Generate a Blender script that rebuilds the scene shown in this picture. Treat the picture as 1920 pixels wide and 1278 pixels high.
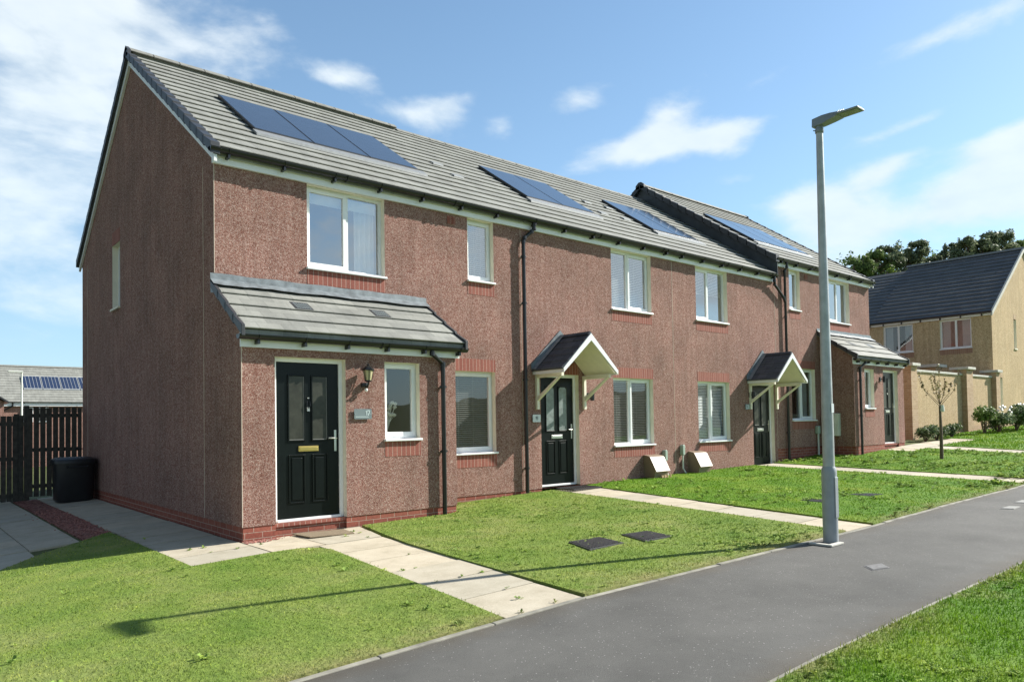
import bpy, math, random
import numpy as np
from mathutils import Vector, Matrix
random.seed(7); rng = np.random.default_rng(11)
for o in list(bpy.data.objects): bpy.data.objects.remove(o)
SC = bpy.context.scene; COL = SC.collection

# ------------------------------------------------------------------ camera
cam = bpy.data.cameras.new('camera'); camo = bpy.data.objects.new('camera', cam); COL.objects.link(camo)
R3 = Matrix(((0.75891903, -0.0045714, -0.65116896), (-0.65097095, -0.03096349, -0.75847089), (-0.01669519, 0.99951006, -0.02647464)))
camo.matrix_world = Matrix.Translation((-3.3644, -9.9934, 1.4205)) @ R3.to_4x4()
cam.sensor_width = 36; cam.lens = 1374.99 / 1920 * 36; cam.shift_y = (756.32 - 639) / 1920
cam.clip_start = 0.05; cam.clip_end = 3000
SC.camera = camo

# ------------------------------------------------------------------ light
AZ, EL = math.radians(-19.8), math.radians(34.6)
SUN = Vector((math.cos(AZ) * math.cos(EL), math.sin(AZ) * math.cos(EL), math.sin(EL)))
sl = bpy.data.lights.new('sun', 'SUN'); sl.energy = 4.8; sl.angle = math.radians(0.55); sl.color = (1.0, 0.95, 0.86)
so = bpy.data.objects.new('sun', sl); COL.objects.link(so); so.rotation_euler = SUN.to_track_quat('Z', 'Y').to_euler()
SC.view_settings.view_transform = 'Standard'; SC.view_settings.look = 'None'; SC.view_settings.gamma = 1
SC.view_settings.exposure = 1.0

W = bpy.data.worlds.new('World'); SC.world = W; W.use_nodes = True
def world():
    nt = W.node_tree; N = nt.nodes; L = nt.links; N.clear()
    out = N.new('ShaderNodeOutputWorld'); bg = N.new('ShaderNodeBackground'); L.new(bg.outputs[0], out.inputs[0])
    bg.inputs['Strength'].default_value = 0.062
    sky = N.new('ShaderNodeTexSky'); sky.sky_type = 'NISHITA'; sky.sun_disc = False
    sky.sun_elevation = EL; sky.sun_rotation = math.atan2(SUN.x, SUN.y)
    sky.air_density = 1.0; sky.dust_density = 0.6; sky.ozone_density = 2.2; sky.altitude = 50
    tc = N.new('ShaderNodeTexCoord'); V = tc.outputs['Generated']
    def m(op, a, b=None, c=None, clamp=False):
        n = N.new('ShaderNodeMath'); n.operation = op; n.use_clamp = clamp
        for i, q in enumerate((a, b, c)):
            if q is None: continue
            if isinstance(q, (int, float)): n.inputs[i].default_value = q
            else: L.new(q, n.inputs[i])
        return n.outputs[0]
    def blob(az, el, w, h, amp, tilt=0.0):
        a, e = math.radians(az), math.radians(el)
        d = Vector((math.sin(a) * math.cos(e), math.cos(a) * math.cos(e), math.sin(e)))
        r = Vector((math.cos(a), -math.sin(a), 0)); u = r.cross(d); t = math.radians(tilt)
        r2 = r * math.cos(t) + u * math.sin(t); u2 = u * math.cos(t) - r * math.sin(t)
        def dot(v, k):
            n = N.new('ShaderNodeVectorMath'); n.operation = 'DOT_PRODUCT'; L.new(V, n.inputs[0]); n.inputs[1].default_value = v; return n.outputs['Value']
        du = dot(r2, 0); dv = m('SUBTRACT', dot(u2, 0), 0.0); f = dot(d, 0)
        a1 = m('DIVIDE', du, math.sin(math.radians(w))); a2 = m('DIVIDE', dv, math.sin(math.radians(h)))
        s = m('ADD', m('MULTIPLY', a1, a1), m('MULTIPLY', a2, a2))
        s = m('ADD', s, m('MULTIPLY', m('LESS_THAN', f, 0.0), 50.0))
        return m('MULTIPLY', m('EXPONENT', m('MULTIPLY', s, -1.0)), amp)
    blobs = [  # azimuth from +Y, elevation, half width, half height, amount, tilt
        (9, 22, 10, 7.0, 0.56, -12), (3, 11, 16, 6, .44, 0), (9, 28, 12, 4, .40, -10), (22, 27.3, 3, 2.4, .30, 0), (27.6, 25.2, 2.3, .95, .50, 0),
        (51, 20.2, 7, 1.2, .60, 8), (53, 22, 3.2, 1.6, .50, 30), (46, 23.8, 3, 1.2, .50, 12), (40, 22.2, 1.6, 1.3, .34, 20), (33, 22.9, 4, 1.3, .34, -10),
        (59, 21, 3, .7, .36, 10), (65, 13.8, 3.6, 2.4, .74, 5), (74, 14.5, 5, 1.8, .86, 14), (77, 17.5, 4, 1.2, .74, 10), (73, 24.5, 7, .9, .42, 12),
        (70, 19.5, 3, .6, .36, 10), (60, 23.8, 3, .7, .34, 15), (57, 20.0, 2.5, .9, .44, -5), (36, 23.6, 2.5, 1.2, .38, 10), (68, 16.8, 2.2, .9, .42, 20), (76.5, 14.2, 3.5, 2.4, .45, 10), (62.5, 15.5, 2, 1.2, .40, 10), (60, 9, 10, 2.5, .36, 0), (80, 9, 12, 3, .48, 0), (58, 17.5, 2, .6, .3, 0),
        (100, 25, 18, 9, .5, 0), (150, 30, 25, 10, .50, 0), (133, 13, 16, 4.5, .75, 0), (180, 12, 40, 6, .5, 0), (130, 22, 14, 5, .55, 0), (160, 55, 25, 14, .34, 0)]  # clouds out of view, placed for fill on the facade and window reflections
    cov = None
    for b in blobs:
        q = blob(*b); cov = q if cov is None else m('ADD', cov, q)
    mp = N.new('ShaderNodeMapping'); L.new(V, mp.inputs[0]); mp.inputs['Scale'].default_value = (1, 1, 2.1); mp.inputs['Rotation'].default_value = (.25, -.1, 0)
    n1 = N.new('ShaderNodeTexNoise'); L.new(mp.outputs[0], n1.inputs['Vector']); n1.inputs['Scale'].default_value = 6.0
    n1.inputs['Detail'].default_value = 9; n1.inputs['Roughness'].default_value = .6; n1.inputs['Distortion'].default_value = .3
    n2 = N.new('ShaderNodeTexNoise'); L.new(mp.outputs[0], n2.inputs['Vector']); n2.inputs['Scale'].default_value = 19.0; n2.inputs['Detail'].default_value = 8
    nn = m('ADD', m('MULTIPLY', n1.outputs[0], 1.0), m('MULTIPLY', n2.outputs[0], .46))
    dens = m('ADD', nn, cov)
    mr = N.new('ShaderNodeMapRange'); mr.interpolation_type = 'SMOOTHSTEP'; L.new(dens, mr.inputs[0])
    mr.inputs[1].default_value = .93; mr.inputs[2].default_value = 1.42; mr.inputs[3].default_value = 0; mr.inputs[4].default_value = .93
    mix = N.new('ShaderNodeMix'); mix.data_type = 'RGBA'; L.new(mr.outputs[0], mix.inputs[0]); L.new(sky.outputs[0], mix.inputs[6])
    # cloud tone varies a little with its own density
    cr = N.new('ShaderNodeMix'); cr.data_type = 'RGBA'; L.new(n2.outputs[0], cr.inputs[0])
    cr.inputs[6].default_value = (6.2, 6.9, 7.3, 1); cr.inputs[7].default_value = (8.6, 8.9, 9.0, 1)
    L.new(cr.outputs[2], mix.inputs[7])
    # clear sky tint: brighter eastward, unseen west side dimmed and warmed for gable fill
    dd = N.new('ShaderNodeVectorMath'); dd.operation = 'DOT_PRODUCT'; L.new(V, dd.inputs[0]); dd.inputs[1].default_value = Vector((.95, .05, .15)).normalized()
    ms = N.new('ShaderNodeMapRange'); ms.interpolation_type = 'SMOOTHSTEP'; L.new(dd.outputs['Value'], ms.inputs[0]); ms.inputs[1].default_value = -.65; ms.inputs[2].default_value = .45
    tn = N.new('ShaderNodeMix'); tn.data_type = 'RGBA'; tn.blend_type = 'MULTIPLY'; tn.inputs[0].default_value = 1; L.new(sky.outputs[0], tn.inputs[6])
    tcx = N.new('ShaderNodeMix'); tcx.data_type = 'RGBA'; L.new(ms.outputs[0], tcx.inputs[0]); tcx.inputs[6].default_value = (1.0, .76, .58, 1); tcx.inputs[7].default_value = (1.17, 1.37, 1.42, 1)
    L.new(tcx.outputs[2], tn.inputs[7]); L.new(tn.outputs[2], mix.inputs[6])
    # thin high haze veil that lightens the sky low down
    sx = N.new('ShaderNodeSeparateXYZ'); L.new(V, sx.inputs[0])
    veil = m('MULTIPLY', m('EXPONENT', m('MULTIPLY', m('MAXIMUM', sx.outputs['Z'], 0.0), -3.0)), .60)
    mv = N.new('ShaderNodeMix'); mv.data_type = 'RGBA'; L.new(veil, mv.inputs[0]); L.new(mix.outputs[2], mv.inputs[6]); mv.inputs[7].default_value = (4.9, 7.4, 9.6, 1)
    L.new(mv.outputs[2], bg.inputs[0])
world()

# ------------------------------------------------------------------ materials
def newmat(name):
    m = bpy.data.materials.new(name); m.use_nodes = True; return m, m.node_tree.nodes, m.node_tree.links, m.node_tree.nodes['Principled BSDF']
def coords(N, L, scale=(1, 1, 1), loc=(0, 0, 0)):
    t = N.new('ShaderNodeTexCoord'); p = N.new('ShaderNodeMapping'); L.new(t.outputs['Object'], p.inputs[0])
    p.inputs['Scale'].default_value = scale; p.inputs['Location'].default_value = loc; return p.outputs[0]
def noise(N, L, vec, s, det=4, rough=.55):
    n = N.new('ShaderNodeTexNoise'); L.new(vec, n.inputs['Vector']); n.inputs['Scale'].default_value = s; n.inputs['Detail'].default_value = det; n.inputs['Roughness'].default_value = rough; return n
def ramp(N, L, fac, stops, const=False):
    r = N.new('ShaderNodeValToRGB'); L.new(fac, r.inputs[0]); e = r.color_ramp
    if const: e.interpolation = 'CONSTANT'
    while len(e.elements) < len(stops): e.elements.new(.5)
    for i, (p, c) in enumerate(stops):
        e.elements[i].position = p; e.elements[i].color = (c[0], c[1], c[2], 1) if not isinstance(c, (int, float)) else (c, c, c, 1)
    return r.outputs[0]
def mixc(N, L, fac, a, b, mode='MIX'):
    x = N.new('ShaderNodeMix'); x.data_type = 'RGBA'; x.blend_type = mode
    for i, q in ((0, fac), (6, a), (7, b)):
        if hasattr(q, 'is_output') or isinstance(q, bpy.types.NodeSocket): L.new(q, x.inputs[i])
        elif i == 0: x.inputs[0].default_value = q
        else: x.inputs[i].default_value = (q[0], q[1], q[2], 1)
    return x.outputs[2]
def bump(N, L, B, h, strength=.3, dist=.01):
    b = N.new('ShaderNodeBump'); L.new(h, b.inputs['Height']); b.inputs['Strength'].default_value = strength; b.inputs['Distance'].default_value = dist; L.new(b.outputs[0], B.inputs['Normal'])
def plain(name, c, rough=.5, metal=0, var=.08, vs=6, spec=.5, bmp=0, bs=200):
    m, N, L, B = newmat(name); v = coords(N, L); n = noise(N, L, v, vs, 6)
    lo = [x * (1 - var) for x in c]; hi = [min(1, x * (1 + var)) for x in c]
    L.new(ramp(N, L, n.outputs[0], [(.3, lo), (.7, hi)]), B.inputs['Base Color'])
    B.inputs['Roughness'].default_value = rough; B.inputs['Metallic'].default_value = metal; B.inputs['Specular IOR Level'].default_value = spec
    if bmp: bump(N, L, B, noise(N, L, v, bs, 3).outputs[0], bmp, .003)
    return m
def harl(name, stops, scale=128, blotch=((.8, .8, .8), (1.15, 1.1, 1.1)), bstr=.9):
    m, N, L, B = newmat(name); v = coords(N, L)
    wv = noise(N, L, v, 60, 2); dv = N.new('ShaderNodeVectorMath'); dv.operation = 'MULTIPLY_ADD'; L.new(wv.outputs['Color'], dv.inputs[0]); dv.inputs[1].default_value = (.012, .012, .012); L.new(v, dv.inputs[2])
    vo = N.new('ShaderNodeTexVoronoi'); L.new(dv.outputs[0], vo.inputs['Vector']); vo.inputs['Scale'].default_value = scale; vo.inputs['Randomness'].default_value = 1
    s = N.new('ShaderNodeSeparateColor'); L.new(vo.outputs['Color'], s.inputs[0])
    c = ramp(N, L, s.outputs[0], stops)
    vo2 = N.new('ShaderNodeTexVoronoi'); L.new(dv.outputs[0], vo2.inputs['Vector']); vo2.inputs['Scale'].default_value = scale * .47
    s2 = N.new('ShaderNodeSeparateColor'); L.new(vo2.outputs['Color'], s2.inputs[0])
    c = mixc(N, L, .38, c, ramp(N, L, s2.outputs[1], stops))
    nb = noise(N, L, v, 1.1, 6, .65); c = mixc(N, L, 1.0, c, ramp(N, L, nb.outputs[0], [(.3, blotch[0]), (.7, blotch[1])]), 'MULTIPLY')
    st = noise(N, L, coords(N, L, (9, 9, .5)), 1.0, 5, .6); c = mixc(N, L, 1.0, c, ramp(N, L, st.outputs[0], [(.3, (.86, .85, .84)), (.62, (1.06, 1.05, 1.05))]), 'MULTIPLY')
    L.new(c, B.inputs['Base Color']); B.inputs['Roughness'].default_value = .95; B.inputs['Specular IOR Level'].default_value = .15
    hgt = N.new('ShaderNodeMath'); hgt.operation = 'SUBTRACT'; hgt.inputs[0].default_value = 1; L.new(vo.outputs['Distance'], hgt.inputs[1])
    bump(N, L, B, hgt.outputs[0], bstr, .006)
    return m
def brickm(name, c1, c2, mort, soldier=False, loc=(0, 0, 0)):
    m, N, L, B = newmat(name); v = coords(N, L, loc=loc)
    s = N.new('ShaderNodeSeparateXYZ'); L.new(v, s.inputs[0]); a = N.new('ShaderNodeMath'); a.operation = 'ADD'; L.new(s.outputs[0], a.inputs[0]); L.new(s.outputs[1], a.inputs[1])
    cb = N.new('ShaderNodeCombineXYZ')
    if soldier:
        L.new(a.outputs[0], cb.inputs[1]); cb.inputs[0].default_value = .1
    else:
        L.new(a.outputs[0], cb.inputs[0]); L.new(s.outputs[2], cb.inputs[1])
    b = N.new('ShaderNodeTexBrick'); L.new(cb.outputs[0], b.inputs['Vector']); b.inputs['Scale'].default_value = 1
    b.inputs['Color1'].default_value = (*c1, 1); b.inputs['Color2'].default_value = (*c2, 1); b.inputs['Mortar'].default_value = (*mort, 1)
    b.inputs['Mortar Size'].default_value = .005; b.inputs['Brick Width'].default_value = .6 if soldier else .225; b.inputs['Row Height'].default_value = .075; b.inputs['Mortar Smooth'].default_value = .3
    n = noise(N, L, v, 45, 5); c = mixc(N, L, 1, b.outputs[0], ramp(N, L, n.outputs[0], [(.3, .78), (.7, 1.15)]), 'MULTIPLY')
    L.new(c, B.inputs['Base Color']); B.inputs['Roughness'].default_value = .85; B.inputs['Specular IOR Level'].default_value = .25
    iv = N.new('ShaderNodeMath'); iv.operation = 'SUBTRACT'; iv.inputs[0].default_value = 1; L.new(b.outputs['Fac'], iv.inputs[1]); bump(N, L, B, iv.outputs[0], .6, .006)
    return m
def tilem(name, c1, c2, ye, gy, rough=.7, width=.32, weather=True, swap=False):
    m, N, L, B = newmat(name); v = coords(N, L)
    mp = N.new('ShaderNodeMapping'); L.new(v, mp.inputs[0]); mp.inputs['Location'].default_value = (0, -ye, 0)
    vv = mp.outputs[0]
    if swap:
        sp = N.new('ShaderNodeSeparateXYZ'); L.new(v, sp.inputs[0]); cb = N.new('ShaderNodeCombineXYZ'); L.new(sp.outputs[1], cb.inputs[0]); L.new(sp.outputs[0], cb.inputs[1]); vv = cb.outputs[0]
    else:
        sp = N.new('ShaderNodeSeparateXYZ'); L.new(vv, sp.inputs[0]); cb = N.new('ShaderNodeCombineXYZ'); L.new(sp.outputs[0], cb.inputs[0]); L.new(sp.outputs[1], cb.inputs[1]); vv = cb.outputs[0]
    b = N.new('ShaderNodeTexBrick'); L.new(vv, b.inputs['Vector']); b.inputs['Scale'].default_value = 1
    b.inputs['Color1'].default_value = (*c1, 1); b.inputs['Color2'].default_value = (*c2, 1); b.inputs['Mortar'].default_value = tuple(x * .55 for x in c1) + (1,)
    b.inputs['Mortar Size'].default_value = .0035; b.inputs['Brick Width'].default_value = width; b.inputs['Row Height'].default_value = gy
    n = noise(N, L, coords(N, L, (1, .25, .25)), 5, 7, .65); c = mixc(N, L, 1, b.outputs[0], ramp(N, L, n.outputs[0], [(.3, .80), (.7, 1.12)]), 'MULTIPLY')
    n2 = noise(N, L, v, 60, 3); c = mixc(N, L, 1, c, ramp(N, L, n2.outputs[0], [(.3, .88), (.7, 1.08)]), 'MULTIPLY')
    L.new(c, B.inputs['Base Color']); B.inputs['Roughness'].default_value = rough; B.inputs['Specular IOR Level'].default_value = .25 if rough < .8 else .08
    bump(N, L, B, n2.outputs[0], .25, .004)
    return m
M = {}
# stone chips of the pink-brown roughcast
H_ST = [(0, (.115, .042, .033)), (.22, (.195, .084, .064)), (.45, (.270, .144, .114)), (.66, (.325, .204, .168)), (.84, (.40, .288, .248)), (1, (.55, .44, .39))]
M['harl'] = harl('pink_brown_roughcast', H_ST)
M['harlg'] = M['harl']
M['tan'] = harl('tan_roughcast', blotch=((.92, .92, .92), (1.06, 1.05, 1.04)), bstr=.5, stops= [(0, (.30, .20, .105)), (.3, (.43, .315, .18)), (.6, (.53, .405, .245)), (1, (.66, .54, .37))], scale=60)
M['brick'] = brickm('red_brick', (.225, .068, .048), (.29, .095, .066), (.38, .28, .225), loc=(0, 0, .035))
M['soldier'] = brickm('red_brick_soldier_course', (.245, .082, .062), (.30, .112, .085), (.42, .30, .25), True)
M['buffbrick'] = brickm('buff_brick', (.40, .27, .16), (.50, .36, .23), (.50, .42, .32))
M['buffsoldier'] = brickm('buff_brick_soldier', (.30, .17, .12), (.36, .22, .15), (.45, .35, .28), True)
M['cream'] = plain('cream_paint', (.77, .725, .60), .7, var=.05)
M['white'] = plain('white_upvc', (.80, .81, .82), .35, var=.03)
M['bead'] = plain('pale_render_bead', (.55, .46, .38), .8)
M['black'] = plain('black_gutter_plastic', (.012, .013, .015), .28)
M['doorc'] = plain('black_door_paint', (.0035, .006, .006), .32, var=.2, spec=.22, bmp=.25, bs=30)
M['lead'] = plain('lead_flashing', (.16, .185, .20), .42, var=.35, vs=9, bmp=.5, bs=14)
M['verge'] = plain('dark_verge_plastic', (.035, .038, .044), .45, var=.25, vs=8)
M['clad'] = plain('dark_lead_cladding', (.045, .052, .062), .55, var=.3, vs=3)
M['ridge'] = plain('grey_ridge_tile', (.20, .20, .18), .75, var=.2, vs=8, bmp=.3)
M['tiles'] = tilem('grey_concrete_tile', (.275, .28, .255), (.225, .228, .208), -.12, .2744)
M['ptiles'] = tilem('grey_porch_tile', (.28, .285, .26), (.205, .21, .195), -1.10, .275)
M['dtiles'] = tilem('black_slate_tile', (.080, .086, .098), (.11, .116, .128), 0, .16, .9, .25, swap=True)
M['btiles'] = tilem('blue_black_tile', (.098, .094, .086), (.072, .070, .065), 0, .30, .5, .33, swap=True)
M['panel'] = plain('solar_glass', (.036, .046, .066), .10, var=.1, spec=1.0)
M['pframe'] = plain('solar_frame', (.02, .022, .026), .4)
M['panel2'] = plain('blue_solar_cell', (.022, .035, .075), .3, var=.2)
M['alu'] = plain('pale_aluminium_flashing', (.26, .27, .27), .5, .3, var=.15, vs=20)
M['chrome'] = plain('satin_chrome', (.62, .62, .60), .28, 1.0)
M['brass'] = plain('brass', (.72, .52, .18), .30, 1.0)
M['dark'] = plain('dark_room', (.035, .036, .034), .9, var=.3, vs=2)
M['blindd'] = plain('grey_blind_slat', (.20, .20, .19), .5)
M['blindw'] = plain('white_blind_slat', (.50, .52, .52), .5)
M['curtain'] = plain('white_curtain', (.80, .82, .84), .9)
M['curtg'] = plain('grey_curtain', (.30, .31, .32), .9)
M['flowers'] = plain('cream_dried_flowers', (.62, .60, .50), .9)
M['mbox'] = plain('beige_meter_box', (.225, .170, .122), .45, var=.05)
M['gbox'] = plain('grey_green_box', (.34, .42, .36), .5)
M['wbox'] = plain('off_white_box', (.62, .64, .58), .5)
M['galv'] = plain('galvanised_steel', (.40, .42, .43), .45, .35, var=.18, vs=7, bmp=.2, bs=60)
M['galvd'] = plain('grey_painted_steel', (.32, .35, .37), .5, .2, var=.12, vs=5)
M['lampg'] = plain('grey_lantern_paint', (.22, .25, .28), .4, .2)
M['wood'] = plain('dark_stained_fence', (.052, .046, .036), .8, var=.4, vs=12, bmp=.4, bs=40)
M['binp'] = plain('black_bin_plastic', (.012, .013, .016), .38, var=.2)
M['mat1'] = plain('brown_coir_mat', (.20, .155, .10), .95, var=.25, vs=40, bmp=.6, bs=300)
M['rubber'] = plain('black_rubber', (.02, .02, .022), .6)
M['acover'] = plain('grey_stopcock_cover', (.15, .15, .15), .8, var=.3, vs=30)
M['pcover'] = plain('pale_concrete_cover', (.27, .27, .255), .8, var=.3, vs=30)
M['iron'] = plain('cast_iron_cover', (.10, .10, .105), .45, .4, var=.3, vs=20)
M['slate'] = plain('slate_grey_plaque', (.17, .21, .22), .35)
M['wplaq'] = plain('white_plaque', (.62, .66, .68), .4)
M['digit'] = plain('pale_lettering', (.62, .72, .72), .5, var=.02)
M['digitd'] = plain('dark_lettering', (.14, .17, .20), .5, var=.02)
M['bark'] = plain('grey_brown_bark', (.13, .095, .07), .9, var=.35, vs=20, bmp=.5, bs=60)
M['coping'] = plain('cast_stone_coping', (.50, .49, .44), .85, var=.15, vs=6, bmp=.2)
M['copper'] = plain('copper_pipe', (.20, .10, .06), .4, .7)
def glassm(name, tint=(.95, .97, .97), f0=.16):
    m, N, L, B = newmat(name); N.remove(B); o = N['Material Output']
    t = N.new('ShaderNodeBsdfTransparent'); t.inputs[0].default_value = (*tint, 1); g = N.new('ShaderNodeBsdfGlossy'); g.inputs['Roughness'].default_value = .012
    v = coords(N, L); nn = noise(N, L, v, 1.6, 1); b = N.new('ShaderNodeBump'); L.new(nn.outputs[0], b.inputs['Height']); b.inputs['Strength'].default_value = .12; b.inputs['Distance'].default_value = .02; L.new(b.outputs[0], g.inputs['Normal'])
    lw = N.new('ShaderNodeLayerWeight'); lw.inputs['Blend'].default_value = .5; gm = N.new('ShaderNodeNewGeometry')   # Schlick reflectance on the outer face only
    def mm(op, p, q):
        k = N.new('ShaderNodeMath'); k.operation = op
        for i, w in enumerate((p, q)):
            if isinstance(w, (int, float)): k.inputs[i].default_value = w
            else: L.new(w, k.inputs[i])
        return k.outputs[0]
    fr = mm('ADD', f0, mm('MULTIPLY', 1 - f0, mm('POWER', lw.outputs['Facing'], 5.0))); fr = mm('MULTIPLY', fr, mm('SUBTRACT', 1.0, gm.outputs['Backfacing']))
    x = N.new('ShaderNodeMixShader'); L.new(fr, x.inputs[0]); L.new(t.outputs[0], x.inputs[1]); L.new(g.outputs[0], x.inputs[2]); L.new(x.outputs[0], o.inputs[0]); return m
M['glass'] = glassm('clear_window_glass', f0=.46)
M['glassd'] = glassm('low_window_glass', f0=.14)
M['frost'] = plain('frosted_door_glass', (.040, .042, .034), .3, spec=.3, var=.3, vs=10)
M['frostl'] = plain('pale_frosted_glass', (.20, .235, .23), .2, var=.3, vs=10)
M['lglass'] = plain('lantern_glass', (.55, .50, .30), .15)
def slabm():
    m, N, L, B = newmat('sandstone_coloured_slab'); v = coords(N, L); at = N.new('ShaderNodeAttribute'); at.attribute_name = 'rnd'
    n = noise(N, L, v, 3, 8, .7); c = ramp(N, L, n.outputs[0], [(.28, (.37, .33, .245)), (.5, (.465, .42, .325)), (.75, (.545, .50, .40))])
    c = mixc(N, L, 1, c, ramp(N, L, at.outputs['Fac'], [(0, (.86, .87, .88)), (1, (1.08, 1.04, 1.0))]), 'MULTIPLY')
    n2 = noise(N, L, v, 90, 4); c = mixc(N, L, 1, c, ramp(N, L, n2.outputs[0], [(.3, .86), (.7, 1.08)]), 'MULTIPLY')
    L.new(c, B.inputs['Base Color']); B.inputs['Roughness'].default_value = .9; bump(N, L, B, n2.outputs[0], .2, .004); return m
M['slab'] = slabm()
def asphaltm():
    m, N, L, B = newmat('grey_asphalt'); v = coords(N, L)
    n = noise(N, L, v, 1.3, 6, .6); c = ramp(N, L, n.outputs[0], [(.3, (.081, .080, .074)), (.7, (.110, .108, .100))])
    n2 = noise(N, L, v, 230, 4, .7); c = mixc(N, L, 1, c, ramp(N, L, n2.outputs[0], [(.3, .62), (.7, 1.35)]), 'MULTIPLY')
    vo = N.new('ShaderNodeTexVoronoi'); L.new(v, vo.inputs['Vector']); vo.inputs['Scale'].default_value = 75
    s = N.new('ShaderNodeSeparateColor'); L.new(vo.outputs['Color'], s.inputs[0])
    lt = N.new('ShaderNodeMath'); lt.operation = 'LESS_THAN'; L.new(vo.outputs['Distance'], lt.inputs[0]); lt.inputs[1].default_value = .30
    gt = N.new('ShaderNodeMath'); gt.operation = 'GREATER_THAN'; L.new(s.outputs[0], gt.inputs[0]); gt.inputs[1].default_value = .952
    mu = N.new('ShaderNodeMath'); mu.operation = 'MULTIPLY'; L.new(lt.outputs[0], mu.inputs[0]); L.new(gt.outputs[0], mu.inputs[1])
    c = mixc(N, L, mu.outputs[0], c, (.31, .30, .285))
    # brown silt and moss that collects along both edges of the path
    sp = N.new('ShaderNodeSeparateXYZ'); L.new(v, sp.inputs[0]); ab = N.new('ShaderNodeMath'); ab.operation = 'ADD'; L.new(sp.outputs[1], ab.inputs[0]); ab.inputs[1].default_value = 6.93
    a2 = N.new('ShaderNodeMath'); a2.operation = 'ABSOLUTE'; L.new(ab.outputs[0], a2.inputs[0]); ne = noise(N, L, v, 2.2, 6, .7)
    a3 = N.new('ShaderNodeMath'); a3.operation = 'MULTIPLY_ADD'; L.new(ne.outputs[0], a3.inputs[0]); a3.inputs[1].default_value = .55; L.new(a2.outputs[0], a3.inputs[2])
    me_ = N.new('ShaderNodeMapRange'); L.new(a3.outputs[0], me_.inputs[0]); me_.inputs[1].default_value = 1.02; me_.inputs[2].default_value = 1.30; me_.inputs[4].default_value = .62
    c = mixc(N, L, me_.outputs[0], c, (.085, .068, .045))
    st = noise(N, L, v, .5, 5, .7); c = mixc(N, L, 1, c, ramp(N, L, st.outputs[0], [(.35, .78), (.62, 1.10)]), 'MULTIPLY')
    L.new(c, B.inputs['Base Color']); B.inputs['Roughness'].default_value = .85; bump(N, L, B, n2.outputs[0], .6, .006); return m
M['asphalt'] = asphaltm()
M['kerb'] = plain('pale_concrete_edging', (.25, .24, .20), .9, var=.4, vs=5, bmp=.3)
def grassm(name, stops, attr=True, sub=.25, dry=None):
    m, N, L, B = newmat(name); v = coords(N, L)
    n = noise(N, L, v, .9, 5, .65); c = ramp(N, L, n.outputs[0], stops)
    n2 = noise(N, L, v, 22, 5, .7); c = mixc(N, L, 1, c, ramp(N, L, n2.outputs[0], [(.3, .80), (.7, 1.18)]), 'MULTIPLY')
    n3 = noise(N, L, v, 3.4, 4, .6); c = mixc(N, L, 1, c, ramp(N, L, n3.outputs[0], [(.32, (.88, .93, .9)), (.66, (1.10, 1.06, 1.05))]), 'MULTIPLY')
    sp = N.new('ShaderNodeSeparateXYZ'); L.new(v, sp.inputs[0]); e1 = N.new('ShaderNodeMath'); e1.operation = 'ADD'; L.new(sp.outputs[1], e1.inputs[0]); e1.inputs[1].default_value = 6.91
    e2 = N.new('ShaderNodeMath'); e2.operation = 'ABSOLUTE'; L.new(e1.outputs[0], e2.inputs[0]); nd = noise(N, L, v, 3.0, 5, .7)
    e3 = N.new('ShaderNodeMath'); e3.operation = 'MULTIPLY_ADD'; L.new(nd.outputs[0], e3.inputs[0]); e3.inputs[1].default_value = 1.1; L.new(e2.outputs[0], e3.inputs[2])
    e4 = N.new('ShaderNodeMapRange'); L.new(e3.outputs[0], e4.inputs[0]); e4.inputs[1].default_value = 1.78; e4.inputs[2].default_value = 1.42; e4.inputs[3].default_value = 0; e4.inputs[4].default_value = .62
    c = mixc(N, L, e4.outputs[0], c, (.27, .23, .11))   # dry thin grass next to the edging
    if attr:
        at = N.new('ShaderNodeAttribute'); at.attribute_name = 'rnd'
        c = mixc(N, L, 1, c, ramp(N, L, at.outputs['Fac'], [(0, (.45, .55, .45)), (.5, (.95, .95, .9)), (.9, (1.3, 1.2, .9)), (1, (1.8, 1.55, 1.2))]), 'MULTIPLY')
    L.new(c, B.inputs['Base Color']); B.inputs['Roughness'].default_value = .7; B.inputs['Specular IOR Level'].default_value = .12
    if attr:
        o = N['Material Output']; t = N.new('ShaderNodeBsdfTranslucent'); L.new(c, t.inputs[0]); x = N.new('ShaderNodeMixShader'); x.inputs[0].default_value = sub
        L.new(B.outputs[0], x.inputs[1]); L.new(t.outputs[0], x.inputs[2]); L.new(x.outputs[0], o.inputs[0])
    else: bump(N, L, B, n2.outputs[0], 1, .03)
    return m
G1 = [(.30, (.160, .265, .042)), (.5, (.232, .315, .070)), (.70, (.315, .350, .115))]
G2 = [(.30, (.105, .240, .014)), (.5, (.155, .295, .024)), (.70, (.255, .355, .045))]
M['grass1'] = grassm('mown_yellow_green_grass', G1); M['turf1'] = grassm('mown_turf', [(p, tuple(q * .80 for q in c)) for p, c in G1], False)
M['grass2'] = grassm('lush_green_grass', G2); M['turf2'] = grassm('lush_turf', [(p, tuple(q * .74 for q in c)) for p, c in G2], False)
M['weed'] = grassm('weed_leaf', [(.3, (.16, .26, .06)), (.6, (.28, .40, .10)), (.8, (.44, .52, .18))])
M['ground'] = grassm('rough_ground', [(.3, (.07, .09, .03)), (.5, (.10, .12, .04)), (.7, (.14, .13, .07))], False)
M['gravel'] = harl('red_gravel', [(0, (.06, .02, .015)), (.3, (.17, .06, .045)), (.6, (.30, .13, .10)), (1, (.45, .28, .23))], 38, bstr=1)
M['chips'] = plain('red_stone_chips', (.34, .15, .12), .9, var=.4, vs=30)
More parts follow.
